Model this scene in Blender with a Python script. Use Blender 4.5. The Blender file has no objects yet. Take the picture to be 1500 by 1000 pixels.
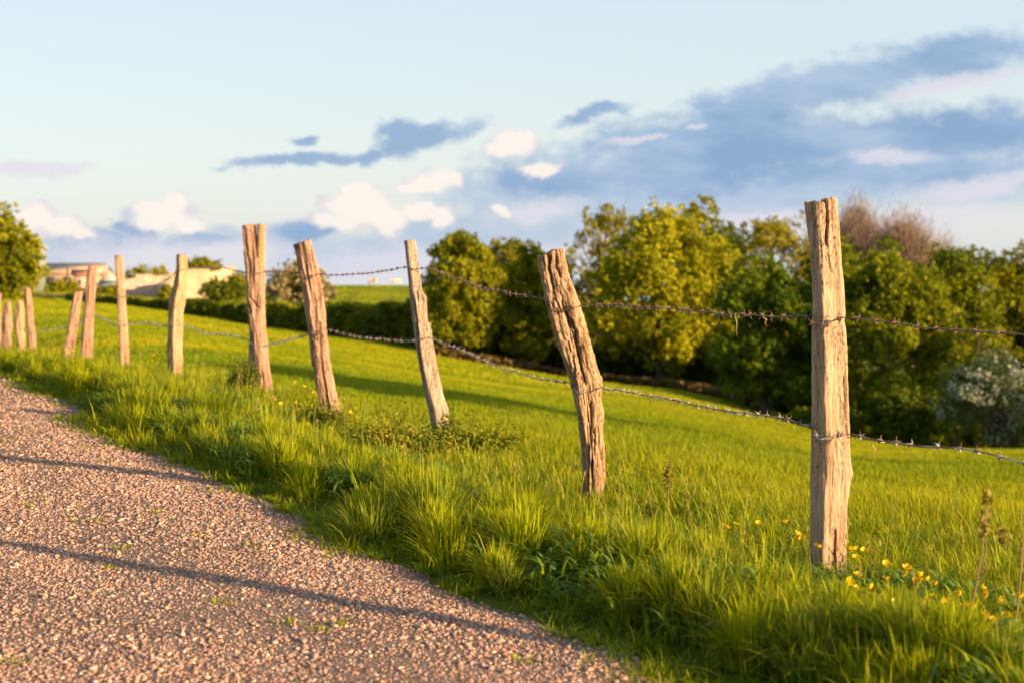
import bpy, bmesh, math, random
import numpy as np
from mathutils import Vector

rng = np.random.default_rng(7)
random.seed(7)
SC = bpy.context.scene
COL = SC.collection
F = 2083.0          # focal length in photo pixels (50 mm on 36 mm, 1500 px)
CAM = 1.10          # eye height above the path
R = math.radians

# ------------------------------------------------------------------ helpers
def W(px, py, Y):
    """photo pixel and forward distance -> world point"""
    return Vector(((px - 750) / F * Y, Y, CAM - (py - 375) / F * Y))

def tag(o, label=None, cat=None, group=None, kind=None):
    if label: o['label'] = label
    if cat: o['category'] = cat
    if group: o['group'] = group
    if kind: o['kind'] = kind
    return o

def empty(name, loc, rz=0.0):
    o = bpy.data.objects.new(name, None)
    o.location = loc; o.rotation_euler = (0, 0, rz)
    o.empty_display_size = 0.1
    COL.objects.link(o)
    return o

def link(name, me, mat=None, parent=None):
    if mat is not None and not me.materials: me.materials.append(mat)
    o = bpy.data.objects.new(name, me)
    COL.objects.link(o)
    if parent: o.parent = parent
    return o

def np_mesh(name, V, faces, colors=None, smooth=False):
    """V (N,3); faces: list of int arrays, each (M,k)"""
    me = bpy.data.meshes.new(name)
    V = np.ascontiguousarray(V, dtype=np.float32)
    me.vertices.add(len(V)); me.vertices.foreach_set('co', V.ravel())
    faces = [np.asarray(f, dtype=np.int32) for f in faces if len(f)]
    loops = np.concatenate([f.ravel() for f in faces])
    tot = np.concatenate([np.full(len(f), f.shape[1], np.int32) for f in faces])
    st = np.concatenate([[0], np.cumsum(tot)[:-1]]).astype(np.int32)
    me.loops.add(len(loops)); me.loops.foreach_set('vertex_index', loops)
    me.polygons.add(len(tot)); me.polygons.foreach_set('loop_start', st)
    me.polygons.foreach_set('loop_total', tot)
    if smooth: me.polygons.foreach_set('use_smooth', np.ones(len(tot), dtype=bool))
    if colors is not None:
        a = me.attributes.new('Col', 'FLOAT_COLOR', 'POINT')
        c = np.ones((len(V), 4), np.float32); c[:, :3] = colors
        a.data.foreach_set('color', c.ravel())
    me.update(calc_edges=True)
    return me

def _h(i, j, k, s):
    n = (i * 374761393 + j * 668265263 + k * 2147483647 + s * 974634241) & 0xffffffff
    n = ((n ^ (n >> 13)) * 1274126177) & 0xffffffff
    n = ((n ^ (n >> 16)) * 2246822519) & 0xffffffff
    return ((n ^ (n >> 15)) & 0xffff) / 65535.0

def vnoise(x, y, z=0.0, seed=0):
    x, y, z = np.broadcast_arrays(np.asarray(x, float), np.asarray(y, float), np.asarray(z, float))
    i, j, k = np.floor(x).astype(np.int64), np.floor(y).astype(np.int64), np.floor(z).astype(np.int64)
    f, g, h = x - i, y - j, z - k
    f, g, h = (t * t * (3 - 2 * t) for t in (f, g, h))
    def L(a, b, t): return a + (b - a) * t
    r = [[[_h(i + a, j + b, k + c, seed) for a in (0, 1)] for b in (0, 1)] for c in (0, 1)]
    q = [L(L(r[c][0][0], r[c][0][1], f), L(r[c][1][0], r[c][1][1], f), g) for c in (0, 1)]
    return L(q[0], q[1], h)

def fbm(x, y, z=0.0, seed=0, oct=4):
    s = 0; a = .5; t = 0
    x, y, z = (np.asarray(v, float) for v in (x, y, z))
    for o in range(oct):
        s = s + a * vnoise(x, y, z, seed + o * 17); t += a
        a *= .5; x = x * 2.03 + 3.1; y = y * 2.03 + 7.7; z = z * 2.03 + 1.3
    return s / t

def sstep(a, b, x):
    t = np.clip((x - a) / (b - a), 0, 1)
    return t * t * (3 - 2 * t)

# ------------------------------------------------------------------ materials
def new_mat(name):
    m = bpy.data.materials.new(name); m.use_nodes = True
    nt = m.node_tree; nt.nodes.clear()
    return m, nt

class N:
    def __init__(s, nt): s.nt = nt
    def __call__(s, t, **k):
        n = s.nt.nodes.new(t)
        for a, v in k.items(): setattr(n, a, v)
        return n
    def l(s, a, b): s.nt.links.new(a, b)
    def math(s, op, a, b=None, c=None, clamp=False):
        n = s('ShaderNodeMath', operation=op); n.use_clamp = clamp
        for i, v in enumerate((a, b, c)):
            if v is None: continue
            if isinstance(v, (int, float)): n.inputs[i].default_value = v
            else: s.l(v, n.inputs[i])
        return n.outputs[0]
    def mix(s, f, a, b, mode='MIX'):
        n = s('ShaderNodeMix', data_type='RGBA', blend_type=mode)
        for sock, v in ((n.inputs[0], f), (n.inputs[6], a), (n.inputs[7], b)):
            if isinstance(v, (int, float)): sock.default_value = v
            elif isinstance(v, tuple): sock.default_value = (*v, 1) if len(v) == 3 else v
            else: s.l(v, sock)
        return n.outputs[2]
    def noise(s, vec, scale, detail=4, rough=.55):
        n = s('ShaderNodeTexNoise'); n.inputs['Scale'].default_value = scale
        n.inputs['Detail'].default_value = detail; n.inputs['Roughness'].default_value = rough
        if vec is not None: s.l(vec, n.inputs['Vector'])
        return n.outputs['Fac']
    def ramp(s, f, pts):
        n = s('ShaderNodeValToRGB'); e = n.color_ramp.elements
        while len(e) < len(pts): e.new(.5)
        for q, (p, c) in zip(e, pts):
            q.position = p; q.color = (*c, 1) if isinstance(c, tuple) else (c, c, c, 1)
        s.l(f, n.inputs[0]); return n.outputs[0]
    def mapr(s, f, a, b, c=0., d=1.):
        n = s('ShaderNodeMapRange', interpolation_type='SMOOTHSTEP')
        s.l(f, n.inputs[0])
        for i, v in enumerate((a, b, c, d)): n.inputs[i + 1].default_value = v
        return n.outputs[0]

def leaf_mat(name, translucency=.35, rough=.55, spec=.3, tl_tint=(1.0, 1.0, .6)):
    m, nt = new_mat(name); n = N(nt)
    col = n('ShaderNodeAttribute', attribute_name='Col').outputs['Color']
    p = n('ShaderNodeBsdfPrincipled'); p.inputs['Roughness'].default_value = rough
    p.inputs['Specular IOR Level'].default_value = spec
    n.l(col, p.inputs['Base Color'])
    t = n('ShaderNodeBsdfTranslucent')
    n.l(n.mix(1.0, col, tl_tint, 'MULTIPLY'), t.inputs[0])
    mx = n('ShaderNodeMixShader'); mx.inputs[0].default_value = translucency
    n.l(p.outputs[0], mx.inputs[1]); n.l(t.outputs[0], mx.inputs[2])
    o = n('ShaderNodeOutputMaterial'); n.l(mx.outputs[0], o.inputs[0])
    return m

def attr_mat(name, rough=.85, bump=0, bscale=60, spec=.2, var=0.25, vscale=8):
    """matte material with vertex colour, broken up by noise"""
    m, nt = new_mat(name); n = N(nt)
    col = n('ShaderNodeAttribute', attribute_name='Col').outputs['Color']
    tc = n('ShaderNodeTexCoord').outputs['Object']
    f = n.noise(tc, vscale, 6)
    c = n.mix(1.0, col, n.ramp(f, [(.3, 1 - var), (.7, 1 + var)]), 'MULTIPLY')
    p = n('ShaderNodeBsdfPrincipled'); p.inputs['Roughness'].default_value = rough
    p.inputs['Specular IOR Level'].default_value = spec
    n.l(c, p.inputs['Base Color'])
    if bump:
        b = n('ShaderNodeBump'); b.inputs['Strength'].default_value = bump
        b.inputs['Distance'].default_value = .01
        n.l(n.noise(tc, bscale, 5), b.inputs['Height']); n.l(b.outputs[0], p.inputs['Normal'])
    o = n('ShaderNodeOutputMaterial'); n.l(p.outputs[0], o.inputs[0])
    return m

def wood_mat(name, light, mid, dark, lichen=.0, patch=.5):
    m, nt = new_mat(name); n = N(nt)
    tc = n('ShaderNodeTexCoord').outputs['Object']
    def mapped(sx, sz):
        mp = n('ShaderNodeMapping'); mp.inputs['Scale'].default_value = (sx, sx, sz)
        n.l(tc, mp.inputs[0]); return mp.outputs[0]
    g1 = n.noise(mapped(95, 4.5), 1, 8, .70)
    g2 = n.noise(mapped(16, 2.2), 1, 5, .6)
    g3 = n.noise(mapped(210, 22), 1, 4, .6)
    att = n('ShaderNodeAttribute', attribute_name='Col').outputs['Fac']   # 1 full wood colour .. 0 darkest, in cracks, grooves and pits
    c = n.mix(n.mapr(g1, .40, .60), mid, light)
    c = n.mix(n.math('MULTIPLY', n.mapr(g2, .54, .66), patch), c, dark)
    streak = n.mapr(n.noise(mapped(130, 7), 1, 7, .75), .55, .63)
    c = n.mix(n.math('MULTIPLY', streak, .7), c, tuple(v * .45 for v in dark))
    speck = n.mapr(n.noise(mapped(150, 55), 1, 5, .72), .51, .57)
    c = n.mix(n.math('MULTIPLY', n.math('MULTIPLY', speck, n.mapr(n.noise(mapped(13, 4), 1, 4, .65), .40, .60)), .9), c, tuple(v * .35 for v in dark))
    if lichen:
        lf = n.math('MULTIPLY', n.mapr(n.noise(mapped(26, 18), 1, 5, .6), .58, .68), lichen)
        c = n.mix(lf, c, (.42, .33, .10))
    c = n.mix(att, tuple(v * .25 for v in dark), c)
    p = n('ShaderNodeBsdfPrincipled'); p.inputs['Roughness'].default_value = .88
    p.inputs['Specular IOR Level'].default_value = .15
    n.l(c, p.inputs['Base Color'])
    b = n('ShaderNodeBump'); b.inputs['Strength'].default_value = .85; b.inputs['Distance'].default_value = .003
    n.l(n.math('ADD', n.math('MULTIPLY', g1, .8), n.math('MULTIPLY', g3, .5)), b.inputs['Height'])
    n.l(b.outputs[0], p.inputs['Normal'])
    o = n('ShaderNodeOutputMaterial'); n.l(p.outputs[0], o.inputs[0])
    return m

def metal_mat(name, base, rust):
    m, nt = new_mat(name); n = N(nt)
    tc = n('ShaderNodeTexCoord').outputs['Object']
    f = n.mapr(n.noise(tc, 9, 6, .65), .42, .58)
    c = n.mix(f, base, rust)
    p = n('ShaderNodeBsdfPrincipled'); p.inputs['Roughness'].default_value = .5
    n.l(c, p.inputs['Base Color'])
    n.l(n.math('SUBTRACT', .75, n.math('MULTIPLY', f, .7)), p.inputs['Metallic'])
    o = n('ShaderNodeOutputMaterial'); n.l(p.outputs[0], o.inputs[0])
    return m

M_GRASS = leaf_mat('grass_blades', .32, .6, .06, (1.1, 1.05, .4))
M_LEAF = leaf_mat('tree_leaves', .34, .65, .08, (1.1, 1.0, .35))
M_PETAL = leaf_mat('petals', .30, .45, .3, (1, 1, 1))
M_STEM = attr_mat('stems', .8)
M_BARK = attr_mat('bark', .95, .6, 3, .1, .3, 2)
M_STONE = attr_mat('stones', .85, .3, 180, .25, .18, 90)
M_PLAST = attr_mat('weathered_render', .9, .3, 3, .1, .28, 1.1)
M_HIDE = attr_mat('cow_hide', .85)
M_WIRE = metal_mat('galvanised_wire', (.42, .42, .43), (.16, .09, .06))
M_RUST = metal_mat('rusty_wire', (.22, .17, .14), (.14, .07, .04))

# ------------------------------------------------------------------ terrain
# declination p (photo pixels below the level of z = 0) as a smooth function of bearing and log distance
CTRL = []
def cz(px, Y, z): CTRL.append(((px - 750) / F, Y, -z / Y * F))
def cq(px, Y, py): CTRL.append(((px - 750) / F, Y, (py - 375) - CAM * F / Y))
for px in (-1100, -200, 350, 750, 1150, 1700, 2600):
    cz(px, .9, 0); cz(px, 1.8, 0)
for px, Y in ((950, 3.67), (620, 5.04), (400, 6.64), (230, 8.65), (110, 10.66), (0, 13.2), (500, 3.5), (200, 4), (0, 5), (100, 7), (-200, 7), (-100, 10), (-300, 14), (-1100, 5), (-1100, 15)):
    cz(px, Y, 0)
POSTS_Z = [(1215, 5.2, -.09), (868, 7.7, -.27), (640, 9.9, -.25), (482, 11.4, -.27), (385, 13.2, -.15), (257, 16.2, -.30), (181, 18.3, -.32),
           (128, 20.2, -.37), (102, 22, -.47), (48, 25, -.66), (30, 27.5, -.8), (10, 29.5, -.9), (-5, 31.5, -.98)]
for a in POSTS_Z: cz(*a)
cz(1800, 3.6, -.10); cz(2600, 3, -.08)
for px, rows in {
    640: [(15, 590), (20, 572), (30, 555), (50, 538), (75, 527), (100, 519), (130, 505), (180, 460), (320, 420)],
    870: [(10, 668), (15, 626), (25, 596), (50, 573), (95, 560), (130, 550), (250, 470)],
    1050: [(8, 716), (12, 662), (20, 624), (40, 596), (80, 579), (130, 570), (250, 480)],
    1200: [(6, 795), (10, 706), (15, 672), (22, 654), (30, 645), (60, 650), (120, 610), (250, 490)],
    1500: [(5, 850), (10, 718), (15, 680), (22, 663), (30, 660), (60, 678), (120, 620), (250, 500)],
    250: [(25, 508), (40, 489), (80, 469), (120, 459), (220, 437), (300, 425)],
    100: [(30, 487), (50, 460), (100, 444), (200, 431), (300, 418)],
    0: [(50, 462), (100, 445), (200, 430), (300, 415)],
    400: [(20, 538), (30, 514), (50, 497), (100, 484), (130, 476), (200, 440), (300, 422)],
    550: [(15, 588), (20, 560), (30, 540), (60, 520), (110, 502), (140, 480), (180, 448), (320, 419)],
    -1100: [(30, 487), (100, 440), (300, 415)],
    2600: [(5, 855), (10, 725), (20, 672), (60, 675), (120, 610), (250, 490)]}.items():
    for Y, py in rows: cq(px, Y, py)
for px in (-1100, 0, 400, 550, 750, 1200, 1700, 2600):
    for Y, py in ((520, 430 if px < 700 else 445), (1100, 440), (2500, 446), (6000, 450)): cq(px, Y, py)
_c = np.array(CTRL)
_P = np.stack([np.clip(_c[:, 0], -.9, .9) * 3.0, np.log(_c[:, 1])], 1)
def _k(d2): return np.where(d2 > 0, .5 * d2 * np.log(np.maximum(d2, 1e-12)), 0)
_n = len(_P); _A = np.zeros((_n + 3, _n + 3))
_A[:_n, :_n] = _k(((_P[:, None] - _P[None]) ** 2).sum(-1)) + np.eye(_n) * .004
_A[:_n, _n] = 1; _A[:_n, _n + 1:] = _P; _A[_n:, :_n] = _A[:_n, _n:].T
_w = np.linalg.solve(_A, np.concatenate([_c[:, 2], np.zeros(3)]))

def ground(X, Y, rough=True):
    X = np.atleast_1d(np.asarray(X, float)); Y = np.atleast_1d(np.asarray(Y, float))
    Yc = np.clip(Y, .9, 6000)
    u = np.clip(X / np.maximum(Yc, 1.2), -.9, .9) * 3.0; w = np.log(Yc)
    out = np.empty(X.size)
    for s in range(0, X.size, 40000):
        a = np.stack([u[s:s + 40000], w[s:s + 40000]], 1)
        d2 = ((a[:, None] - _P[None]) ** 2).sum(-1)
        out[s:s + 40000] = _k(d2) @ _w[:_n] + _w[_n] + a @ _w[_n + 1:]
    z = -out / F * Yc
    z *= sstep(.9, 2.2, Y)
    e = X - edge_x(Y)
    z = z + .07 * sstep(.08, .42, e) * (1 - sstep(.62, 1.25, e)) * (.35 + 1.2 * fbm(X * .8, Y * .8, 0, 19, 3)) * sstep(1.5, 3, Y) * (1 - sstep(20, 30, Y))
    if rough:
        z = z + (fbm(X * .9, Y * .9, 0, 5, 3) - .5) * .05 * sstep(2, 5, Y) * (1 - pathmask(X, Y)) + \
            (fbm(X * .11, Y * .11, 0, 9, 3) - .5) * .5 * sstep(18, 60, Y)
    return z
def gz(x, y): return float(ground([x], [y])[0])

# path right-hand edge
EDGE = np.array([(6.5, -8), (3.9, -3), (2.35, 0), (1.36, 2), (.56, 3.67), (-.30, 5.04), (-1.26, 6.64), (-2.30, 8.65), (-3.32, 10.66), (-4.65, 13.2), (-6.7, 15.6), (-9.3, 17.6), (-14, 19.6), (-22, 21.5)], float)
def edge_x(Y):   # X of the right-hand edge at forward distance Y
    return np.interp(Y, EDGE[:, 1], EDGE[:, 0])
def edge_noise(Y): return (fbm(np.asarray(Y, float) * 1.1, 3.3, 0, 31, 3) - .5) * .75 + (fbm(np.asarray(Y, float) * 6.5, 8.3, 0, 33, 3) - .5) * .22
def pathmask(X, Y):
    d = edge_x(Y) - X + edge_noise(Y) * .6
    return sstep(-.05, .12, d) * (1 - sstep(3.3, 3.6, d))
FEN = np.array([(3.5, -1), (2.9, .6), (2.1, 2.78)] + [((p - 750) / F * Y, Y) for p, Y, z in POSTS_Z])
def fence_x(Y): return np.interp(Y, FEN[:, 1], FEN[:, 0])

def terrain():
    ys = np.concatenate([np.linspace(-25, 1, 14)[:-1], np.geomspace(1, 40, 190)[:-1], np.geomspace(40, 400, 90)[:-1], np.geomspace(400, 6000, 30)])
    s = np.linspace(-1, 1, 241); s = np.sign(s) * (abs(s) ** 1.7)
    wid = np.maximum(1.4 * ys, 30)
    X = (s[None] * wid[:, None]); Y = np.repeat(ys[:, None], len(s), 1)
    Z = ground(X.ravel(), Y.ravel())
    V = np.stack([X.ravel(), Y.ravel(), Z], 1)
    V[:, 2] -= pathmask(X.ravel(), Y.ravel()) * .012
    nr, nc = X.shape; idx = np.arange(nr * nc).reshape(nr, nc)
    fc = np.stack([idx[:-1, :-1], idx[:-1, 1:], idx[1:, 1:], idx[1:, :-1]], -1).reshape(-1, 4)
    me = np_mesh('ground', V, [fc], smooth=True)
    m, nt = new_mat('turf'); n = N(nt)
    pos = n('ShaderNodeNewGeometry').outputs['Position']
    f1 = n.noise(pos, .12, 6, .6); f2 = n.noise(pos, 2.5, 6, .6); f3 = n.noise(pos, 30, 4, .6)
    c = n.ramp(f1, [(.3, (.10, .135, .014)), (.55, (.14, .165, .016)), (.75, (.175, .18, .02))])
    c = n.mix(n.mapr(f2, .4, .7), c, (.075, .105, .016))
    c = n.mix(n.math('MULTIPLY', n.mapr(f3, .45, .7), .45), c, (.06, .05, .022))
    p = n('ShaderNodeBsdfPrincipled'); p.inputs['Roughness'].default_value = .95; p.inputs['Specular IOR Level'].default_value = .05
    n.l(c, p.inputs['Base Color'])
    b = n('ShaderNodeBump'); b.inputs['Strength'].default_value = .9; b.inputs['Distance'].default_value = .06
    n.l(n.math('ADD', f3, f2), b.inputs['Height']); n.l(b.outputs[0], p.inputs['Normal'])
    o = n('ShaderNodeOutputMaterial'); n.l(p.outputs[0], o.inputs[0])
    tag(link('ground', me, m), 'rolling green meadow falling away from the fence to the wood and rising to a far crest', 'ground', kind='structure')

def path():
    ys = np.concatenate([np.linspace(-8, 2, 12)[:-1], np.geomspace(2, 21.5, 200)])
    t = np.concatenate([np.linspace(0, .35, 12)[:-1], np.linspace(.35, 3.4, 50)])
    X = edge_x(ys)[:, None] + edge_noise(ys)[:, None] * .6 + .06 - t[None]
    Y = np.repeat(ys[:, None], len(t), 1)
    Z = ground(X.ravel(), Y.ravel(), True).reshape(X.shape)
    prof = np.interp(t, [0, .12, .3, 1.6, 3.1, 3.4], [-.05, -.004, .006, .02, .004, -.05])
    Z = Z + prof[None] + (fbm(X * 2.2, Y * 2.2, 0, 77, 3) - .5) * .022
    idx = np.arange(X.size).reshape(X.shape)
    fc = np.stack([idx[:-1, :-1], idx[:-1, 1:], idx[1:, 1:], idx[1:, :-1]], -1).reshape(-1, 4)
    me = np_mesh('gravel_path', np.stack([X.ravel(), Y.ravel(), Z.ravel()], 1), [fc[:, ::-1]], smooth=True)
    m, nt = new_mat('gravel'); n = N(nt)
    pos = n('ShaderNodeNewGeometry').outputs['Position']
    def vor(sc):
        v = n('ShaderNodeTexVoronoi'); v.inputs['Scale'].default_value = sc; n.l(pos, v.inputs['Vector']); return v
    v1, v2 = vor(95), vor(210)
    sep = n('ShaderNodeSeparateColor'); n.l(v1.outputs['Color'], sep.inputs[0])
    c = n.ramp(sep.outputs[0], [(0, (.12, .085, .072)), (.25, (.235, .15, .118)), (.55, (.30, .195, .15)), (.8, (.36, .25, .195)), (1, (.42, .34, .28))])
    sep2 = n('ShaderNodeSeparateColor'); n.l(v2.outputs['Color'], sep2.inputs[0])
    c2 = n.ramp(sep2.outputs[0], [(0, (.09, .07, .06)), (.5, (.24, .165, .13)), (1, (.40, .32, .26))])
    c = n.mix(n.mapr(n.noise(pos, 35, 4), .42, .6), c, c2)
    c = n.mix(n.math('MULTIPLY', n.mapr(n.noise(pos, 1.6, 5), .45, .7), .5), c, (.14, .095, .075))
    p = n('ShaderNodeBsdfPrincipled'); p.inputs['Roughness'].default_value = .92; p.inputs['Specular IOR Level'].default_value = .15
    n.l(c, p.inputs['Base Color'])
    b = n('ShaderNodeBump'); b.inputs['Strength'].default_value = 1; b.inputs['Distance'].default_value = .012; b.invert = True
    n.l(n.math('ADD', v1.outputs['Distance'], n.math('MULTIPLY', v2.outputs['Distance'], .6)), b.inputs['Height'])
    n.l(b.outputs[0], p.inputs['Normal'])
    o = n('ShaderNodeOutputMaterial'); n.l(p.outputs[0], o.inputs[0])
    tag(link('gravel_path', me, m), 'pinkish brown gravel path curving away to the left of the fence', 'path', kind='structure')

def path_top(X, Y):
    t = edge_x(Y) + edge_noise(Y) * .6 + .06 - X
    return ground(X, Y, True) + np.interp(t, [0, .12, .3, 1.6, 3.1, 3.4], [-.05, -.004, .006, .02, .004, -.05]) + (fbm(X * 2.2, Y * 2.2, 0, 77, 3) - .5) * .022, t

def stones():
    # icosahedron
    g = (1 + 5 ** .5) / 2
    iv = np.array([(-1, g, 0), (1, g, 0), (-1, -g, 0), (1, -g, 0), (0, -1, g), (0, 1, g), (0, -1, -g), (0, 1, -g), (g, 0, -1), (g, 0, 1), (-g, 0, -1), (-g, 0, 1)], float)
    iv /= np.linalg.norm(iv[0])
    fi = np.array([(0, 11, 5), (0, 5, 1), (0, 1, 7), (0, 7, 10), (0, 10, 11), (1, 5, 9), (5, 11, 4), (11, 10, 2), (10, 7, 6), (7, 1, 8), (3, 9, 4), (3, 4, 2), (3, 2, 6), (3, 6, 8), (3, 8, 9), (4, 9, 5), (2, 4, 11), (6, 2, 10), (8, 6, 7), (9, 8, 1)])
    P = []; S = []
    for y0, y1, dens, rad in ((2.7, 5.2, 13000, .0033), (5.2, 7.5, 8500, .0039), (7.5, 10.5, 3600, .0056), (10.5, 15, 1500, .0065)):
        n = int(dens * (y1 - y0) * 3.3)
        Y = rng.uniform(y0, y1, n); t = rng.uniform(.0, 3.3, n)
        X = edge_x(Y) + edge_noise(Y) * .6 + .06 - t
        keep = (X / Y > -.72)
        keep &= rng.random(n) < (.35 + .65 * sstep(.0, .45, t)) * (.25 + 1.3 * fbm(X * 1.4, Y * 1.4, 0, 55, 3))
        rut = np.exp(-((t - .95) / .28) ** 2) + np.exp(-((t - 2.45) / .28) ** 2); keep &= rng.random(n) > .62 * rut * (.4 + 1.1 * fbm(X * .9, Y * .9, 0, 58, 2))
        X, Y = X[keep], Y[keep]
        P.append(np.stack([X, Y], 1)); S.append(rad * np.exp(rng.normal(0, .48, len(X))))
    # stray stones and larger ones
    n = 90; Y = rng.uniform(2.8, 8, n); X = edge_x(Y) + .12 - rng.uniform(0, 3.2, n)
    P.append(np.stack([X, Y], 1)); S.append(rng.uniform(.006, .0105, n))
    P = np.concatenate(P); S = np.minimum(np.concatenate(S), .0105); n = len(P)
    Z, t = path_top(P[:, 0], P[:, 1])
    sc = S[:, None] * rng.uniform(.7, 1.35, (n, 3)); sc[:, 2] *= .62
    a = rng.uniform(0, 2 * np.pi, n)
    V = iv[None] * (1 + rng.uniform(-.34, .30, (n, 12, 1))) * sc[:, None]
    tilt = rng.normal(0, .35, n)
    ct, st_ = np.cos(tilt)[:, None], np.sin(tilt)[:, None]
    V = np.stack([V[..., 0], V[..., 1] * ct - V[..., 2] * st_, V[..., 1] * st_ + V[..., 2] * ct], -1)
    ca, sa = np.cos(a)[:, None], np.sin(a)[:, None]
    V = np.stack([V[..., 0] * ca - V[..., 1] * sa, V[..., 0] * sa + V[..., 1] * ca, V[..., 2]], -1)
    V += np.stack([P[:, 0], P[:, 1], Z + sc[:, 2] * rng.uniform(-.25, .55, n)], 1)[:, None]
    pal = np.array([(.34, .235, .18), (.40, .29, .22), (.29, .195, .15), (.50, .41, .33), (.22, .17, .15), (.19, .18, .18), (.42, .21, .13), (.55, .47, .40), (.34, .26, .25), (.48, .32, .17)])
    ci = rng.choice(len(pal), n, p=[.25, .22, .17, .07, .10, .06, .04, .01, .06, .02])
    c = pal[ci] * rng.uniform(.75, 1.25, (n, 1)) * np.array((1.20, 1.05, 1.0))
    fc = (fi[None] + (np.arange(n) * 12)[:, None, None]).reshape(-1, 3)
    me = np_mesh('gravel_stones', V.reshape(-1, 3), [fc], np.repeat(c, 12, 0))
    tag(link('gravel_stones', me, M_STONE), 'loose pink and grey stones strewn over the gravel path', 'gravel', kind='stuff')

# ------------------------------------------------------------------ grass
def blades(B, h, az, bend, wid, col, tipcol, segs=3, droop=.35):
    n = len(B)
    ts = {3: (0, .36, .70), 2: (0, .55), 4: (0, .26, .52, .78)}[segs]
    d = np.stack([np.cos(az), np.sin(az), np.zeros(n)], 1)
    s = np.stack([-np.sin(az), np.cos(az), np.zeros(n)], 1)
    rows = []; cols = []
    for t in ts + (1.0,):
        c = B + d * (bend * h * t ** 1.9)[:, None]
        c[:, 2] += h * (t - droop * bend * t ** 2.6)
        k = col * (1 - t) + tipcol * t
        if t < 1:
            w = (wid * (1 - t) ** .55 * (.75 if t == 0 else 1.0))[:, None] * .5
            rows += [c - s * w, c + s * w]; cols += [k, k]
        else: rows.append(c); cols.append(k)
    nv = len(rows)
    V = np.stack(rows, 1).reshape(-1, 3); C = np.stack(cols, 1).reshape(-1, 3)
    base = (np.arange(n) * nv)[:, None]
    q = np.concatenate([base + np.array([[2 * i, 2 * i + 1, 2 * i + 3, 2 * i + 2]]) for i in range(len(ts) - 1)])
    tr = base + np.array([[nv - 3, nv - 2, nv - 1]])
    return V, q, tr, C

class Batch:
    def __init__(s): s.V = []; s.q = []; s.t = []; s.C = []; s.n = 0
    def add(s, V, q, t, C):
        s.V.append(V); s.C.append(C)
        if q is not None and len(q): s.q.append(q + s.n)
        if t is not None and len(t): s.t.append(t + s.n)
        s.n += len(V)
    def mesh(s, name, smooth=False):
        f = []
        if s.q: f.append(np.concatenate(s.q))
        if s.t: f.append(np.concatenate(s.t))
        return np_mesh(name, np.concatenate(s.V), f, np.concatenate(s.C), smooth)

G_LUSH = np.array((.135, .225, .006)); G_MID = np.array((.225, .29, .006)); G_YEL = np.array((.41, .385, .010)); G_DRY = np.array((.42, .33, .11)); G_BLUE = np.array((.07, .16, .045))

def mixc(a, b, f): return a * (1 - f[:, None]) + b * f[:, None]

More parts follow.
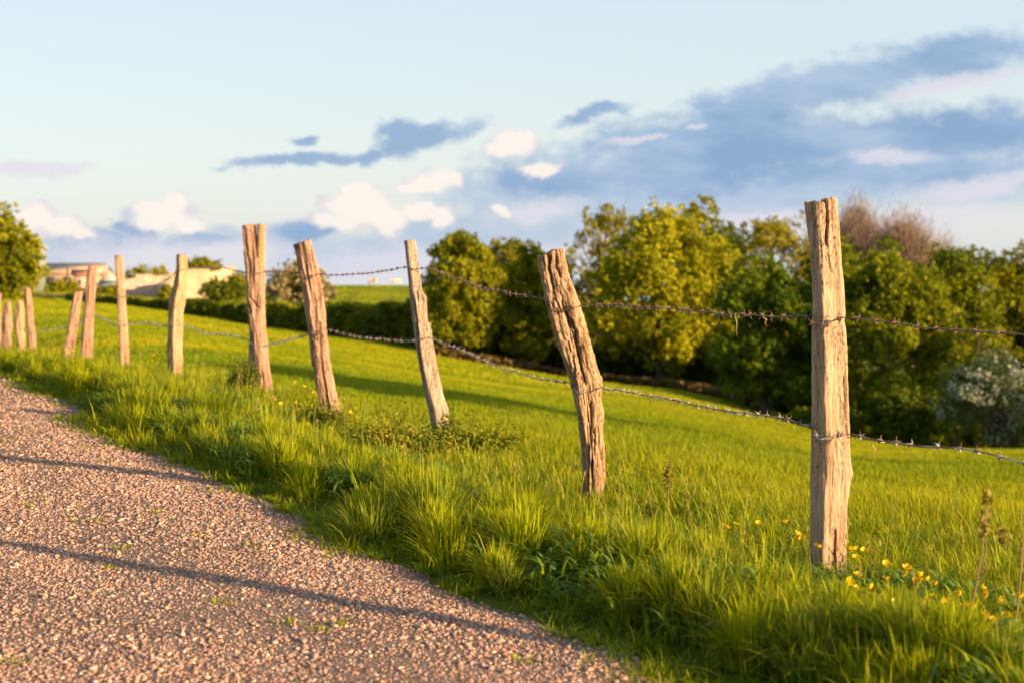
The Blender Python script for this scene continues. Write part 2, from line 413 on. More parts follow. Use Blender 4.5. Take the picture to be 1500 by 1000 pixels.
def verge_grass():
    bt = Batch()
    # tufts
    T = []
    for y0, y1, dens in ((2.6, 6, 135), (6, 9, 105), (9, 14, 70), (14, 24, 30), (24, 34, 13)):
        n = int(dens * (y1 - y0) * 6)
        Y = rng.uniform(y0, y1, n); x0 = edge_x(Y); x1 = np.maximum(fence_x(Y) + .5, x0 + 1)
        X = x0 + edge_noise(Y) * .6 - .10 + rng.uniform(0, 6, n)
        k = (X < x1 + rng.normal(0, .25, n)) & (X / Y < .9) & (X / Y > -.6)
        T.append(np.stack([X[k], Y[k]], 1))
    T = np.concatenate(T); n = len(T)
    e = T[:, 0] - edge_x(T[:, 1]) - edge_noise(T[:, 1]) * .6
    big = fbm(T[:, 0] * 1.1, T[:, 1] * 1.1, 0, 12, 3)
    hh = (.038 + .066 * sstep(-.05, .35, e)) * (.35 + 1.25 * big) * np.exp(rng.normal(0, .36, n))
    hh *= 1 + .55 * sstep(.05, .35, e) * (1 - sstep(.55, 1.0, e)) * (.4 + 1.2 * fbm(T[:, 0] * .7, T[:, 1] * .7, 0, 17, 2))
    hh *= np.where(rng.random(n) < .10, 1.55, 1.0)
    hh = np.minimum(hh, .125) * np.interp(T[:, 1], [3, 4.5, 7, 30], [.78, .85, 1.0, 1.1])
    nb = np.interp(T[:, 1], [3, 6, 10, 16, 30], [46, 40, 30, 22, 15]).astype(int)
    tid = np.repeat(np.arange(n), nb); m = len(tid)
    dist = T[tid, 1]
    rad = (.018 + .34 * hh[tid]) * np.sqrt(rng.random(m)); aa = rng.uniform(0, 2 * np.pi, m)
    B = np.zeros((m, 3)); B[:, 0] = T[tid, 0] + rad * np.cos(aa); B[:, 1] = T[tid, 1] + rad * np.sin(aa)
    B[:, 2] = ground(T[:, 0], T[:, 1])[tid] - .012
    az = aa + rng.normal(0, .7, m)
    h = hh[tid] * rng.uniform(.35, 1.35, m) * np.where(rng.random(m) < .07, rng.uniform(1.4, 2.1, m), 1.05)
    bend = np.clip(rng.gamma(2.4, .33, m), .08, 1.5)
    wid = (.0036 + .0036 * rng.random(m)) * np.interp(dist, [3, 6, 12, 30], [1, 1.1, 1.7, 3.2])
    lush = fbm(T[:, 0] * .8 + 5, T[:, 1] * .8, 0, 21, 3)[tid]
    c = mixc(G_LUSH, G_MID, np.clip(.1 + 1.3 * sstep(.35, .65, lush) * rng.random(m) + rng.normal(0, .12, m), 0, 1))
    c = mixc(c, G_BLUE, (rng.random(n) < .10)[tid] * .7)
    c = mixc(c, G_DRY, (rng.random(m) < .055) * rng.uniform(.4, 1, m))
    dryedge = (1 - sstep(.0, .30, e)) * (fbm(T[:, 1] * .9, 1.7, 0, 90, 2) > .52)
    c = mixc(c, G_YEL, np.clip(dryedge[tid] * .75, 0, 1))
    c *= rng.uniform(.72, 1.28, (m, 1))
    tip = mixc(c, G_YEL * 1.1, rng.uniform(.2, .95, m))  # tips yellower by nature, and brightened in colour to look sunlit
    near = dist < 9
    for sel, sg in ((near, 4), (~near, 3)):
        bt.add(*blades(B[sel], h[sel], az[sel], bend[sel], wid[sel], c[sel], tip[sel], sg, .42))
    # tussocks: dense hummocks whose blades arch outwards
    n = 420; Y = 3.1 + 17 * rng.random(n) ** 1.5; X = edge_x(Y) + edge_noise(Y) * .6 + rng.uniform(.12, 1.15, n); k = (X < fence_x(Y) - .05) & (np.abs(X / Y) < .5); X, Y = X[k], Y[k]; n = len(X)
    e3 = X - edge_x(Y); th = rng.uniform(.075, .135, n) * np.interp(Y, [3, 4.5, 7], [.75, .9, 1.1]) * np.where(rng.random(n) < .25, 1.3, 1) * (1 - .45 * sstep(.75, 1.15, e3)); tr_ = rng.uniform(.05, .12, n)
    per = np.interp(Y, [3, 6, 10, 20], [420, 330, 210, 100]).astype(int); tid = np.repeat(np.arange(n), per); m = len(tid)
    aa = rng.uniform(0, 6.28, m); q_ = np.sqrt(rng.random(m)); rr = tr_[tid] * q_
    B = np.stack([X[tid] + rr * np.cos(aa), Y[tid] + rr * np.sin(aa), ground(X, Y)[tid] + .03 * (1 - q_ ** 2)], 1)
    h = th[tid] * rng.uniform(.45, 1.3, m) * np.where(rng.random(m) < .08, rng.uniform(1.25, 1.7, m), 1.08); bend = np.clip(.08 + .55 * q_ + rng.normal(0, .28, m), .05, 1.3)
    tone = rng.random(n)[tid]; c = mixc(G_LUSH, G_MID, np.clip(tone * .8 + rng.normal(.2, .2, m), 0, 1)); c = mixc(c, G_BLUE, (tone < .2) * .6); c = mixc(c, G_DRY, (rng.random(m) < .04) * .8)
    c *= rng.uniform(.72, 1.25, (m, 1))
    bt.add(*blades(B, h, aa + rng.normal(0, .45, m), bend, rng.uniform(.0038, .0078, m) * np.interp(Y[tid], [3, 6, 12, 20], [1, 1.1, 1.6, 2.4]), c, mixc(c, G_YEL * 1.1, rng.uniform(.2, .95, m)), 4, .42))  # tussock tips also get the yellow, sunlit-looking tint in their colour
    # low creeping turf that frays out over the gravel
    m = 60000; Y = 2.7 + 14 * rng.random(m) ** 1.35; e2 = rng.uniform(-.28, .9, m); X = edge_x(Y) + edge_noise(Y) * .6 + e2
    k = rng.random(m) < sstep(.30, .62, fbm(X * 2.6, Y * 2.6, 0, 71, 3) + .75 * np.clip(e2, -.3, .45)); X, Y, e2 = X[k], Y[k], e2[k]; m = len(X)
    c = mixc(mixc(G_LUSH, G_MID, rng.random(m)), G_YEL, np.clip(.8 - 2 * e2, 0, .8) * rng.random(m)); c = mixc(c, G_DRY, (rng.random(m) < .08) * .8)
    bt.add(*blades(np.stack([X, Y, ground(X, Y) - .004], 1), rng.uniform(.014, .05, m), rng.uniform(0, 6.28, m), np.clip(rng.gamma(3, .4, m), .2, 2.2), rng.uniform(.0035, .007, m) * np.interp(Y, [4, 14], [1, 2.2]), c, c, 2, .4))
    # broad leaved weeds in the verge
    m = 5200; Y = 3.2 + 9 * rng.random(m); X = edge_x(Y) + rng.uniform(.1, 1.5, m); k = (X < fence_x(Y) + .3) & (fbm(X * 1.5, Y * 1.5, 0, 73, 2) > .47); X, Y = X[k], Y[k]; m = len(X)
    tid = np.repeat(np.arange(m), 5); mm = len(tid); gzv = ground(X, Y)
    B = np.stack([X[tid] + rng.normal(0, .02, mm), Y[tid] + rng.normal(0, .02, mm), gzv[tid] + rng.uniform(.0, .085, mm)], 1)
    c = mixc(G_BLUE * 1.3, G_MID, rng.random(mm))
    bt.add(*blades(B, rng.uniform(.03, .085, mm), rng.uniform(0, 6.28, mm), rng.uniform(.5, 1.6, mm), rng.uniform(.010, .024, mm), c, c, 3, .45))
    # seed-head stalks
    m = 300; Y = rng.uniform(3.4, 20, m) ; X = edge_x(Y) + .35 + rng.random(m) * 2.0
    k = X < fence_x(Y) + .9; X, Y = X[k], Y[k]; m = len(X)
    B = np.stack([X, Y, ground(X, Y)], 1); h = rng.uniform(.16, .36, m); az = rng.uniform(0, 6.28, m); bend = rng.uniform(.05, .35, m)
    c = mixc(G_MID, G_DRY, rng.uniform(.3, 1, m))
    bt.add(*blades(B, h, az, bend, np.full(m, .0032) * np.interp(Y, [4, 15], [1, 2]), c, c, 3, .3))
    for j in range(9):
        t = .80 + .2 * j / 8
        P = B + np.stack([np.cos(az), np.sin(az), np.zeros(m)], 1) * (bend * h * t ** 1.9)[:, None]; P[:, 2] += h * (t - .3 * bend * t ** 2.6)
        bt.add(*blades(P, np.full(m, .022), rng.uniform(0, 6.28, m), np.full(m, .6), np.full(m, .0055), mixc(c, G_DRY, np.full(m, .5)), c, 2, .2))
    tag(link('verge_grass', bt.mesh('verge_grass'), M_GRASS), 'long lush tufted grass on the bank between gravel path and fence', 'grass', kind='stuff')

def meadow_grass():
    bt = Batch()
    for y0, y1, dens, hm, sg, wk in ((3.0, 6, 4200, .072, 3, .0034), (6, 9, 3000, .075, 3, .0042), (9, 14, 1800, .075, 3, .0060), (14, 22, 1300, .055, 2, .009), (22, 36, 560, .055, 2, .016), (36, 60, 210, .07, 2, .032), (60, 135, 75, .09, 2, .07)):
        area = (y1 - y0) * (y1 * 1.0 + 4)
        n = int(dens * area)
        Y = y0 + (y1 - y0) * rng.random(n); U = rng.uniform(-.47, .47, n); X = U * Y
        # uniform ground density: accept in proportion to the local width
        X = rng.uniform(-.5, .5, n) * (y1 + 4); k = (np.abs(X / Y) < np.where(Y < 9, .85, .52)) & (X > fence_x(np.minimum(Y, 31.5)) + .1 - 6.0 * sstep(31, 36, Y) * 8)
        X, Y = X[k], Y[k]; n = len(X)
        pt = fbm(X * .5, Y * .5, 0, 41, 3); band = fbm(X * .06 + .35 * Y * .06, Y * .22, 0, 43, 3)
        h = hm * (.25 + 1.5 * fbm(X * 1.3, Y * 1.3, 0, 44, 3)) * rng.uniform(.4, 1.35, n)
        B = np.stack([X, Y, ground(X, Y) - .006], 1)
        az = rng.uniform(0, 6.28, n); bend = np.clip(rng.gamma(2.2, .34, n), .05, 1.7)
        f = np.clip(.40 + 1.5 * (pt - .5) + 1.2 * (band - .5) + rng.normal(0, 1, n) * np.interp(Y, [6, 14, 30], [.22, .14, .05]) + .22 * sstep(12, 40, Y), 0, 1.15)
        c = mixc(G_MID, G_YEL, np.minimum(f, 1)); far_ = sstep(9, 20, Y); c = mixc(c, G_LUSH, (rng.random(n) < .18) * .7 * (1 - far_)); c = mixc(c, G_LUSH, .35 * far_ * sstep(.52, .40, band))
        c = mixc(c, G_DRY, (rng.random(n) < .05) * .6 * (1 - far_))
        c *= 1 + rng.uniform(-.18, .18, (n, 1)) * (1 - .75 * far_[:, None])
        bt.add(*blades(B, h, az, bend, wk * rng.uniform(.7, 1.3, n), c, mixc(c, G_YEL, rng.uniform(.1, .6, n) * (1 - .7 * far_)), sg, .4))
    tag(link('meadow_grass', bt.mesh('meadow_grass'), M_GRASS), 'short sunlit pasture grass of the meadow beyond the fence', 'grass', kind='stuff')
    bt = Batch()
    n = 120000; Y = rng.uniform(150, 345, n); X = rng.uniform(-.5, .12, n) * Y
    B = np.stack([X, Y, ground(X, Y) - .02], 1); h = rng.uniform(.08, .20, n)
    c = mixc(G_MID, G_YEL, np.clip(rng.normal(.30, .12, n) + .9 * (fbm(X * .03, Y * .03, 0, 8, 3) - .5), 0, 1))
    bt.add(*blades(B, h, rng.uniform(0, 6.28, n), rng.uniform(.1, .7, n), rng.uniform(.10, .22, n), c, c, 2, .3))
    tag(link('far_pasture_grass', bt.mesh('far_pasture_grass'), M_GRASS), 'grass of the far hillside pasture below the cows', 'grass', kind='stuff')
    bt = Batch()   # weeds in the gravel
    m = 34; Y = rng.uniform(3.3, 9, m); X = edge_x(Y) - rng.uniform(.3, 2.0, m); Z, _ = path_top(X, Y)
    tid = np.repeat(np.arange(m), 26); k = len(tid); aa = rng.uniform(0, 6.28, k); rr = .03 * np.sqrt(rng.random(k))
    B = np.stack([X[tid] + rr * np.cos(aa) * 1.5, Y[tid] + rr * np.sin(aa), Z[tid]], 1)
    c = mixc(G_MID, G_YEL, rng.random(k))
    bt.add(*blades(B, rng.uniform(.006, .022, k), aa, rng.uniform(.4, 1.4, k), rng.uniform(.004, .008, k), c, c, 2, .3))
    tag(link('path_weeds', bt.mesh('path_weeds'), M_GRASS), 'tiny yellow green weeds sprouting through the gravel', 'weeds', kind='stuff')

# ------------------------------------------------------------------ tubes
def tube(pts, radii, sides=8, cap=True):
    """returns V, quads, tris for a swept tube"""
    P = np.asarray(pts, float); n = len(P); r = np.broadcast_to(np.asarray(radii, float), (n,))
    t = np.gradient(P, axis=0); t /= np.maximum(np.linalg.norm(t, axis=1, keepdims=True), 1e-9)
    ref = np.array((0, 0, 1.)) if abs(t[:, 2]).mean() < .8 else np.array((1., 0, 0))
    a = np.cross(t, ref); a /= np.maximum(np.linalg.norm(a, axis=1, keepdims=True), 1e-9); b = np.cross(t, a)
    th = np.arange(sides) * 2 * np.pi / sides
    V = P[:, None] + r[:, None, None] * (a[:, None] * np.cos(th)[None, :, None] + b[:, None] * np.sin(th)[None, :, None])
    V = V.reshape(-1, 3)
    idx = np.arange(n * sides).reshape(n, sides); nx = np.roll(idx, -1, 1)
    q = np.stack([idx[:-1], nx[:-1], nx[1:], idx[1:]], -1).reshape(-1, 4)
    tr = []
    if cap:
        k = len(V); V = np.concatenate([V, P[:1], P[-1:]])
        tr = np.concatenate([np.stack([nx[0], idx[0], np.full(sides, k)], 1), np.stack([idx[-1], nx[-1], np.full(sides, k + 1)], 1)])
    return V, q, np.array(tr, int).reshape(-1, 3)

# ------------------------------------------------------------------ fence posts
W_TAN = wood_mat('tan_weathered_wood', (.55, .375, .25), (.40, .255, .16), (.17, .098, .058))
W_ROT = wood_mat('rotten_pitted_wood', (.54, .355, .215), (.36, .215, .12), (.12, .066, .036), .5, .7)
W_RED = wood_mat('reddish_barked_wood', (.50, .315, .225), (.33, .185, .125), (.14, .072, .046), .15, .75)
W_GOLD = wood_mat('golden_wood', (.56, .38, .23), (.43, .26, .14), (.19, .105, .055), .15)
W_GREY = wood_mat('silver_grey_wood', (.50, .38, .295), (.34, .245, .18), (.15, .105, .078))

def make_post(name, label, Y, outline, mat, square=3.0, rot=0.0, depth=.9, top=None, cracks=(), wob=.03, res=(56, 120), notch=None, knobs=(), parent=None, below=.18, groove=.06, pits=0):
    """outline: rows (py, left px, right px) read off the photograph and turned into metres at distance Y"""
    o = np.array(outline, float)
    base = W((o[-1, 1] + o[-1, 2]) / 2, o[-1, 0], Y)
    g = gz(base.x, Y)
    zz = CAM - (o[:, 0] - 375) / F * Y
    xl = (o[:, 1] - 750) / F * Y; xr = (o[:, 2] - 750) / F * Y
    z0, z1 = g - below, zz[0]
    # extend the last row down into the soil along the lean
    sl = ((xl + xr) / 2)[-1] - ((xl + xr) / 2)[-2]; dz = zz[-1] - zz[-2]
    k = sl / dz if abs(dz) > 1e-6 else 0
    zz = np.append(zz, z0); sh = k * (z0 - zz[-2]) * .7
    xl = np.append(xl, xl[-1] + sh); xr = np.append(xr, xr[-1] + sh)
    org = parent.location if parent else Vector((base.x, Y, g))
    nt_, nz = res
    th = np.arange(nt_) * 2 * np.pi / nt_
    ce, se = np.cos(th - R(rot)), np.sin(th - R(rot))
    rr = (abs(ce) ** square + abs(se) ** square) ** (-1 / square)
    ux, uy = rr * np.cos(th), rr * np.sin(th)
    ex = (ux.max() - ux.min()) / 2; ux, uy = ux / ex, uy / ex * depth
    tz = np.linspace(0, 1, nz) ** .95
    zrow = z1 + (z0 - z1) * tz
    L = np.interp(-zrow, -zz, xl); Rr = np.interp(-zrow, -zz, xr)
    cx = (L + Rr) / 2; hw = (Rr - L) / 2; mw = hw.mean()
    X = cx[:, None] + hw[:, None] * ux[None]; Yy = mw * uy[None] * (hw[:, None] / mw) ** .5 + 0 * X; Z = np.repeat(zrow[:, None], nt_, 1)
    sd = abs(hash(label)) % 1000 if False else sum(map(ord, label)) % 997
    # long grain grooves, lumps
    nx_, ny_ = ux / np.hypot(ux, uy), uy / np.hypot(ux, uy)
    ax = np.cos(th)[None] * 2.0; ay = np.sin(th)[None] * 2.0
    dsp = (fbm(ax * 1.2 + 9, ay * 1.2, Z * 3.0, sd, 3) - .5) * wob * 2 * 1.1 * mw / .06
    gro = fbm(ax * 7, ay * 7, Z * 2.2, sd + 50, 4)
    dsp = dsp * .5 - sstep(.54, .74, gro) * groove * mw
    if pits:
        pt = sstep(.60, .72, fbm(ax * 5.5, ay * 5.5, Z * 11, sd + 31, 3)); dsp = dsp - pt * pits * mw
    fine = (fbm(ax * 16, ay * 16, Z * 26, sd + 90, 3) - .5) * (.10 + pits * .55) * mw
    dsp = dsp + fine
    wood_tone = 1 - .5 * sstep(.58, .78, gro) * min(groove / .08, 1)  # colour factor, lower and so darker in grooves, pits and cracks
    if pits: wood_tone = wood_tone * (1 - .7 * pt)
    for pts, wd, dp in cracks:          # polylines in photo pixels on the face towards the path
        pts = np.array(pts, float)
        cxs = (pts[:, 0] - 750) / F * Y; czs = CAM - (pts[:, 1] - 375) / F * Y
        o_ = np.argsort(czs); cc = np.interp(Z, czs[o_], cxs[o_])
        inside = sstep(czs.min() - .012, czs.min() + .02, Z) * (1 - sstep(czs.max() - .02, czs.max() + .012, Z))
        cc = cc + (fbm(Z * 45, 2.2, 0, sd + 3, 3) - .5) * .010
        w = wd / F * Y
        f = np.clip(1 - abs(X - cc) / w, 0, 1) ** .8 * inside * (Yy < 0)
        dsp = dsp - f * dp * mw; wood_tone = wood_tone * (1 - .85 * f)
    for kx, ky, kr, ka in knobs:
        bx = (kx - 750) / F * Y; bz = CAM - (ky - 375) / F * Y; r_ = kr / F * Y
        f = np.exp(-(((X - bx) / r_) ** 2 + ((Z - bz) / r_) ** 2)) * (Yy < 0.3 * mw)
        dsp = dsp + f * ka * mw
    X = X + nx_[None] * dsp; Yy = Yy + ny_[None] * dsp
    # irregular top
    tp = np.zeros(nt_)
    xs = ux
    if top is not None: tp = np.interp(xs, [p[0] for p in top], [p[1] for p in top]) / F * Y
    tp = tp + (fbm(np.cos(th) * 3, np.sin(th) * 3, 0, sd + 7, 3) - .5) * .016
    fall = np.clip(1 - (z1 - zrow) / .10, 0, 1)[:, None]
    Z = Z + tp[None] * fall
    V = np.stack([X, Yy + Y, Z], -1)
    V = V.reshape(-1, 3)
    Cc = wood_tone.ravel()
    idx = np.arange(nz * nt_).reshape(nz, nt_); nxx = np.roll(idx, -1, 1)
    q = [np.stack([idx[:-1], idx[1:], nxx[1:], nxx[:-1]], -1).reshape(-1, 4)]
    # end grain: rings inward
    prev = idx[0]; tc = V[idx[0]]
    cen = tc.mean(0); k0 = len(V)
    for s_ in (.85, .6, .3):
        ring = cen + (tc - cen) * s_; ring[:, 2] = cen[2] + (tc[:, 2] - cen[2]) * (s_ * .5 + .45) - .004 + rng.normal(0, .0016, nt_)
        if notch is not None:
            pass
        V = np.concatenate([V, ring]); Cc = np.concatenate([Cc, np.full(nt_, .72)])
        cur = np.arange(k0, k0 + nt_); k0 += nt_
        q.append(np.stack([prev, np.roll(prev, -1), np.roll(cur, -1), cur], -1)); prev = cur
    V = np.concatenate([V, cen[None] - [[0, 0, .004]]]); Cc = np.append(Cc, .5)
    tr = np.stack([prev, np.roll(prev, -1), np.full(nt_, k0)], 1)
    me = np_mesh(name, V - np.array(org), q + [tr], np.repeat(Cc[:, None], 3, 1), smooth=True)
    if parent is not None:
        return link(name, me, mat, parent)
    ob = link(name, me, mat); ob.location = org
    tag(ob, label, 'fence post', 'wooden posts of the barbed wire fence')
    return ob

POST = {}
def posts():
    POST[0] = make_post('fence_post', 'square tan fence post nearest the camera, tall with a notched top', 5.2,
        [(295, 1181, 1224), (330, 1184, 1227), (380, 1187.5, 1231), (400, 1188.5, 1233), (440, 1190, 1236), (500, 1191, 1239), (560, 1192, 1241), (620, 1192, 1243.5), (690, 1191, 1245), (705, 1190.5, 1243), (740, 1189.5, 1239), (790, 1188.5, 1237), (830, 1187.5, 1236)],
        W_TAN, 6.5, 17, .95, [(-1, -2), (-.2, 0), (.05, -6), (.12, -7), (.2, 1), (.6, 5), (1, 2)],
        [([(1206, 292), (1207, 330), (1205, 360)], 2.6, .5), ([(1219, 770), (1218, 830)], 2.2, .35), ([(1232, 545), (1234, 600), (1237, 640)], 3, .14), ([(1190, 475), (1215, 470), (1228, 462)], 1.5, .15)],
        wob=.018, groove=.022, res=(132, 320), knobs=[(1244, 692, 12, .12), (1232, 470, 9, -.10), (1215, 712, 14, -.05)])
    POST[1] = make_post('fence_post', 'thick pitted fence post leaning left with deep black cracks', 7.7,
        [(366, 790, 828), (400, 793, 834), (440, 800, 848), (480, 811, 860), (520, 823, 871), (560, 838, 879), (580, 843, 878), (610, 848, 881), (650, 851, 883), (690, 852, 883), (735, 853, 882)],
        W_ROT, 2.8, 8, .9, [(-1, -9), (-.55, -8), (-.4, -4), (0, 0), (.5, 2), (1, 0)],
        [([(806, 372), (803, 395), (808, 425)], 2.6, .42), ([(814, 374), (815, 390), (820, 408)], 1.8, .3), ([(832, 410), (836, 428)], 2.0, .35), ([(822, 440), (828, 458), (836, 478)], 1.8, .38),
         ([(826, 452), (838, 472), (842, 482), (846, 520), (856, 560)], 2.1, .45), ([(864, 585), (866, 602), (865, 620)], 2.2, .45), ([(860, 605), (861, 618)], 1.6, .4), ([(848, 500), (850, 530)], 1.4, .25), ([(866, 670), (867, 700)], 1.8, .4), ([(879, 655), (880, 675)], 1.8, .4),
         ([(838, 520), (843, 545)], 1.4, .28), ([(870, 530), (876, 548)], 1.5, .25), ([(812, 470), (818, 500)], 1.3, .2), ([(858, 480), (863, 505)], 1.3, .25), ([(870, 625), (872, 650)], 1.4, .25), ([(858, 690), (859, 715)], 1.6, .3)],
        wob=.05, groove=.05, pits=.22, res=(132, 320), knobs=[(879, 552, 10, .12)])
    POST[2] = make_post('fence_post', 'slim split fence post leaning left, widening in steps to a bush', 9.9,
        [(352, 592, 609), (400, 597, 615), (426, 599, 618), (434, 600, 624), (471, 604, 626), (474, 605, 630), (500, 608, 634), (540, 615, 641), (580, 623, 650), (598, 627, 657), (612, 630, 657), (640, 634, 660)],
        W_GREY, 5, 24, .9, [(-1, -1), (1, 0)], [([(606, 436), (611, 470), (614, 520), (624, 585)], 2.2, .45), ([(613, 425), (613, 442)], 2, .35)], wob=.02, res=(100, 240))
    POST[3] = make_post('fence_post', 'reddish round fence post with a slanted top, fourth from the camera', 11.4,
        [(352, 431, 455), (400, 439, 466), (440, 446, 474), (480, 452, 477.5), (520, 456, 482), (560, 463, 488), (600, 472, 496), (625, 477, 500)],
        W_RED, 2.3, 0, .95, [(-1, -6), (1, 1)], [([(458, 360), (463, 395)], 2.4, .3), ([(470, 470), (474, 540), (484, 600)], 2.5, .22)], wob=.04, pits=.10, res=(96, 220))
    p = make_post('fence_post', 'forked fence post split into two prongs at its top', 13.2,
        [(329, 355, 372.5), (375, 358, 377), (384, 358.5, 386), (400, 360, 388.5), (440, 362, 388), (480, 365, 388), (520, 369, 392), (552, 375, 396), (575, 379, 399)],
        W_RED, 2.5, 0, .95, [(-1, -2), (1, 1)], [([(368, 435), (382, 452)], 2, .3), ([(366, 440), (369, 460)], 2, .3), ([(372, 340), (374, 400)], 2, .3)], wob=.04, res=(96, 220))
    POST[4] = p
    pr = make_post('prong', 'prong of forked post', 13.2, [(328.5, 376.5, 389), (360, 376.5, 389), (400, 374, 388.5), (430, 372, 386)], W_GOLD, 3, 10, .9, None, (), .02, (48, 90), parent=p, below=-.75)
    POST[5] = make_post('fence_post', 'crooked fence post with a grey left face and a golden right face', 16.2,
        [(373, 258, 275.5), (400, 257, 276), (420, 254, 275), (440, 248, 272), (460, 245, 268), (500, 245, 267), (545, 246, 268)],
        W_GOLD, 6, 38, .9, None, (), .03, (64, 140))
    POST[6] = make_post('fence_post', 'straight clean sawn fence post standing between the crooked and the mottled post', 18.3,
        [(374, 168, 180), (430, 171, 184), (480, 173, 188), (530, 176, 190)], W_TAN, 5, 12, .9, None, (), .012, (56, 120))
    POST[7] = make_post('fence_post', 'mottled knotty fence post leaning right beside the short slanting post', 20.2,
        [(388, 130, 142), (430, 125, 139.5), (470, 122, 137), (520, 119, 134)], W_RED, 2.8, 0, .9, [(-1, -1), (1, 0)], (), .04, (48, 100))
    POST[8] = make_post('fence_post', 'short fence post slanting steeply to the right', 22.,
        [(427, 109, 122), (460, 103, 117), (520, 92, 108)], W_RED, 3, 20, .9, None, (), .03, (48, 90))
    POST[9] = make_post('fence_post', 'thin fence post leaning left, tallest of the small far group', 25.,
        [(422, 35, 44), (470, 40, 50), (522, 44, 54)], W_RED, 2.6, 0, .9, None, (), .04, (40, 80))
    POST[10] = make_post('fence_post', 'lumpy pale stub of a fence post with a rounded top', 27.5,
        [(440, 26, 33), (450, 24, 35), (476, 23, 35), (482, 24.5, 34), (495, 24, 36), (520, 26, 37)], W_GOLD, 2.2, 0, .9, [(-1, -3), (0, 1), (1, -3)], (), .06, (40, 80))
    POST[11] = make_post('fence_post', 'squat brownish stub of a fence post near the left edge', 29.5,
        [(442, 8, 16), (452, 6, 17), (480, 4.5, 16.5), (515, 3, 16)], W_RED, 2.4, 0, .9, [(-1, -2), (0, 1), (1, -2)], (), .05, (40, 80))
    POST[12] = make_post('fence_post', 'farthest fence post, cut by the left edge of the photo', 31.5,
        [(430, -9, 2), (470, -10, 1), (515, -11, 0)], W_RED, 2.6, 0, .9, None, (), .04, (40, 80))
    # the next posts of the row, beside the camera
    for x, y, nm in ((2.1, 2.78, 'tan fence post just outside the right edge of the photo'), (2.9, .6, 'tan fence post beside the photographer')):
        px = lambda X: 750 + X / y * F
        py = lambda Z: 375 + (CAM - Z) / y * F
        POST[-1 if y > 2 else -2] = make_post('fence_post', nm, y, [(py(1.33), px(x - .036), px(x + .036)), (py(.6), px(x - .042), px(x + .042)), (py(-.05), px(x - .045), px(x + .045))], W_TAN, 4, 10, .95, None, (), .03, (48, 110))
    # stump leaning on the forked post
    st = make_post('post_stump', 'x', 13.35, [(488, 365.5, 369.5), (520, 364.5, 370.5), (570, 365, 374)], W_GREY, 3, 0, .9, [(-1, -6), (1, 2)], (), .05, (32, 60))
    tag(st, 'dark broken stump standing against the forked fence post', 'stump'); del st['group']

# ------------------------------------------------------------------ barbed wire
def smooth_path(P, step):
    P = np.array(P, float); d = np.concatenate([[0], np.cumsum(np.linalg.norm(np.diff(P, axis=0), axis=1))])
    n = max(int(d[-1] / step), 2); s = np.linspace(0, d[-1], n)
    # monotone-ish catmull through numpy: dense linear then smoothing
    Q = np.stack([np.interp(s, d, P[:, i]) for i in range(3)], 1)
    k = max(int(.05 / step), 1)
    if k > 1:
        ker = np.ones(k) / k; pad = np.pad(Q, ((k, k), (0, 0)), mode='edge')
        Q = np.stack([np.convolve(pad[:, i], ker, 'same') for i in range(3)], 1)[k:-k]
    return Q

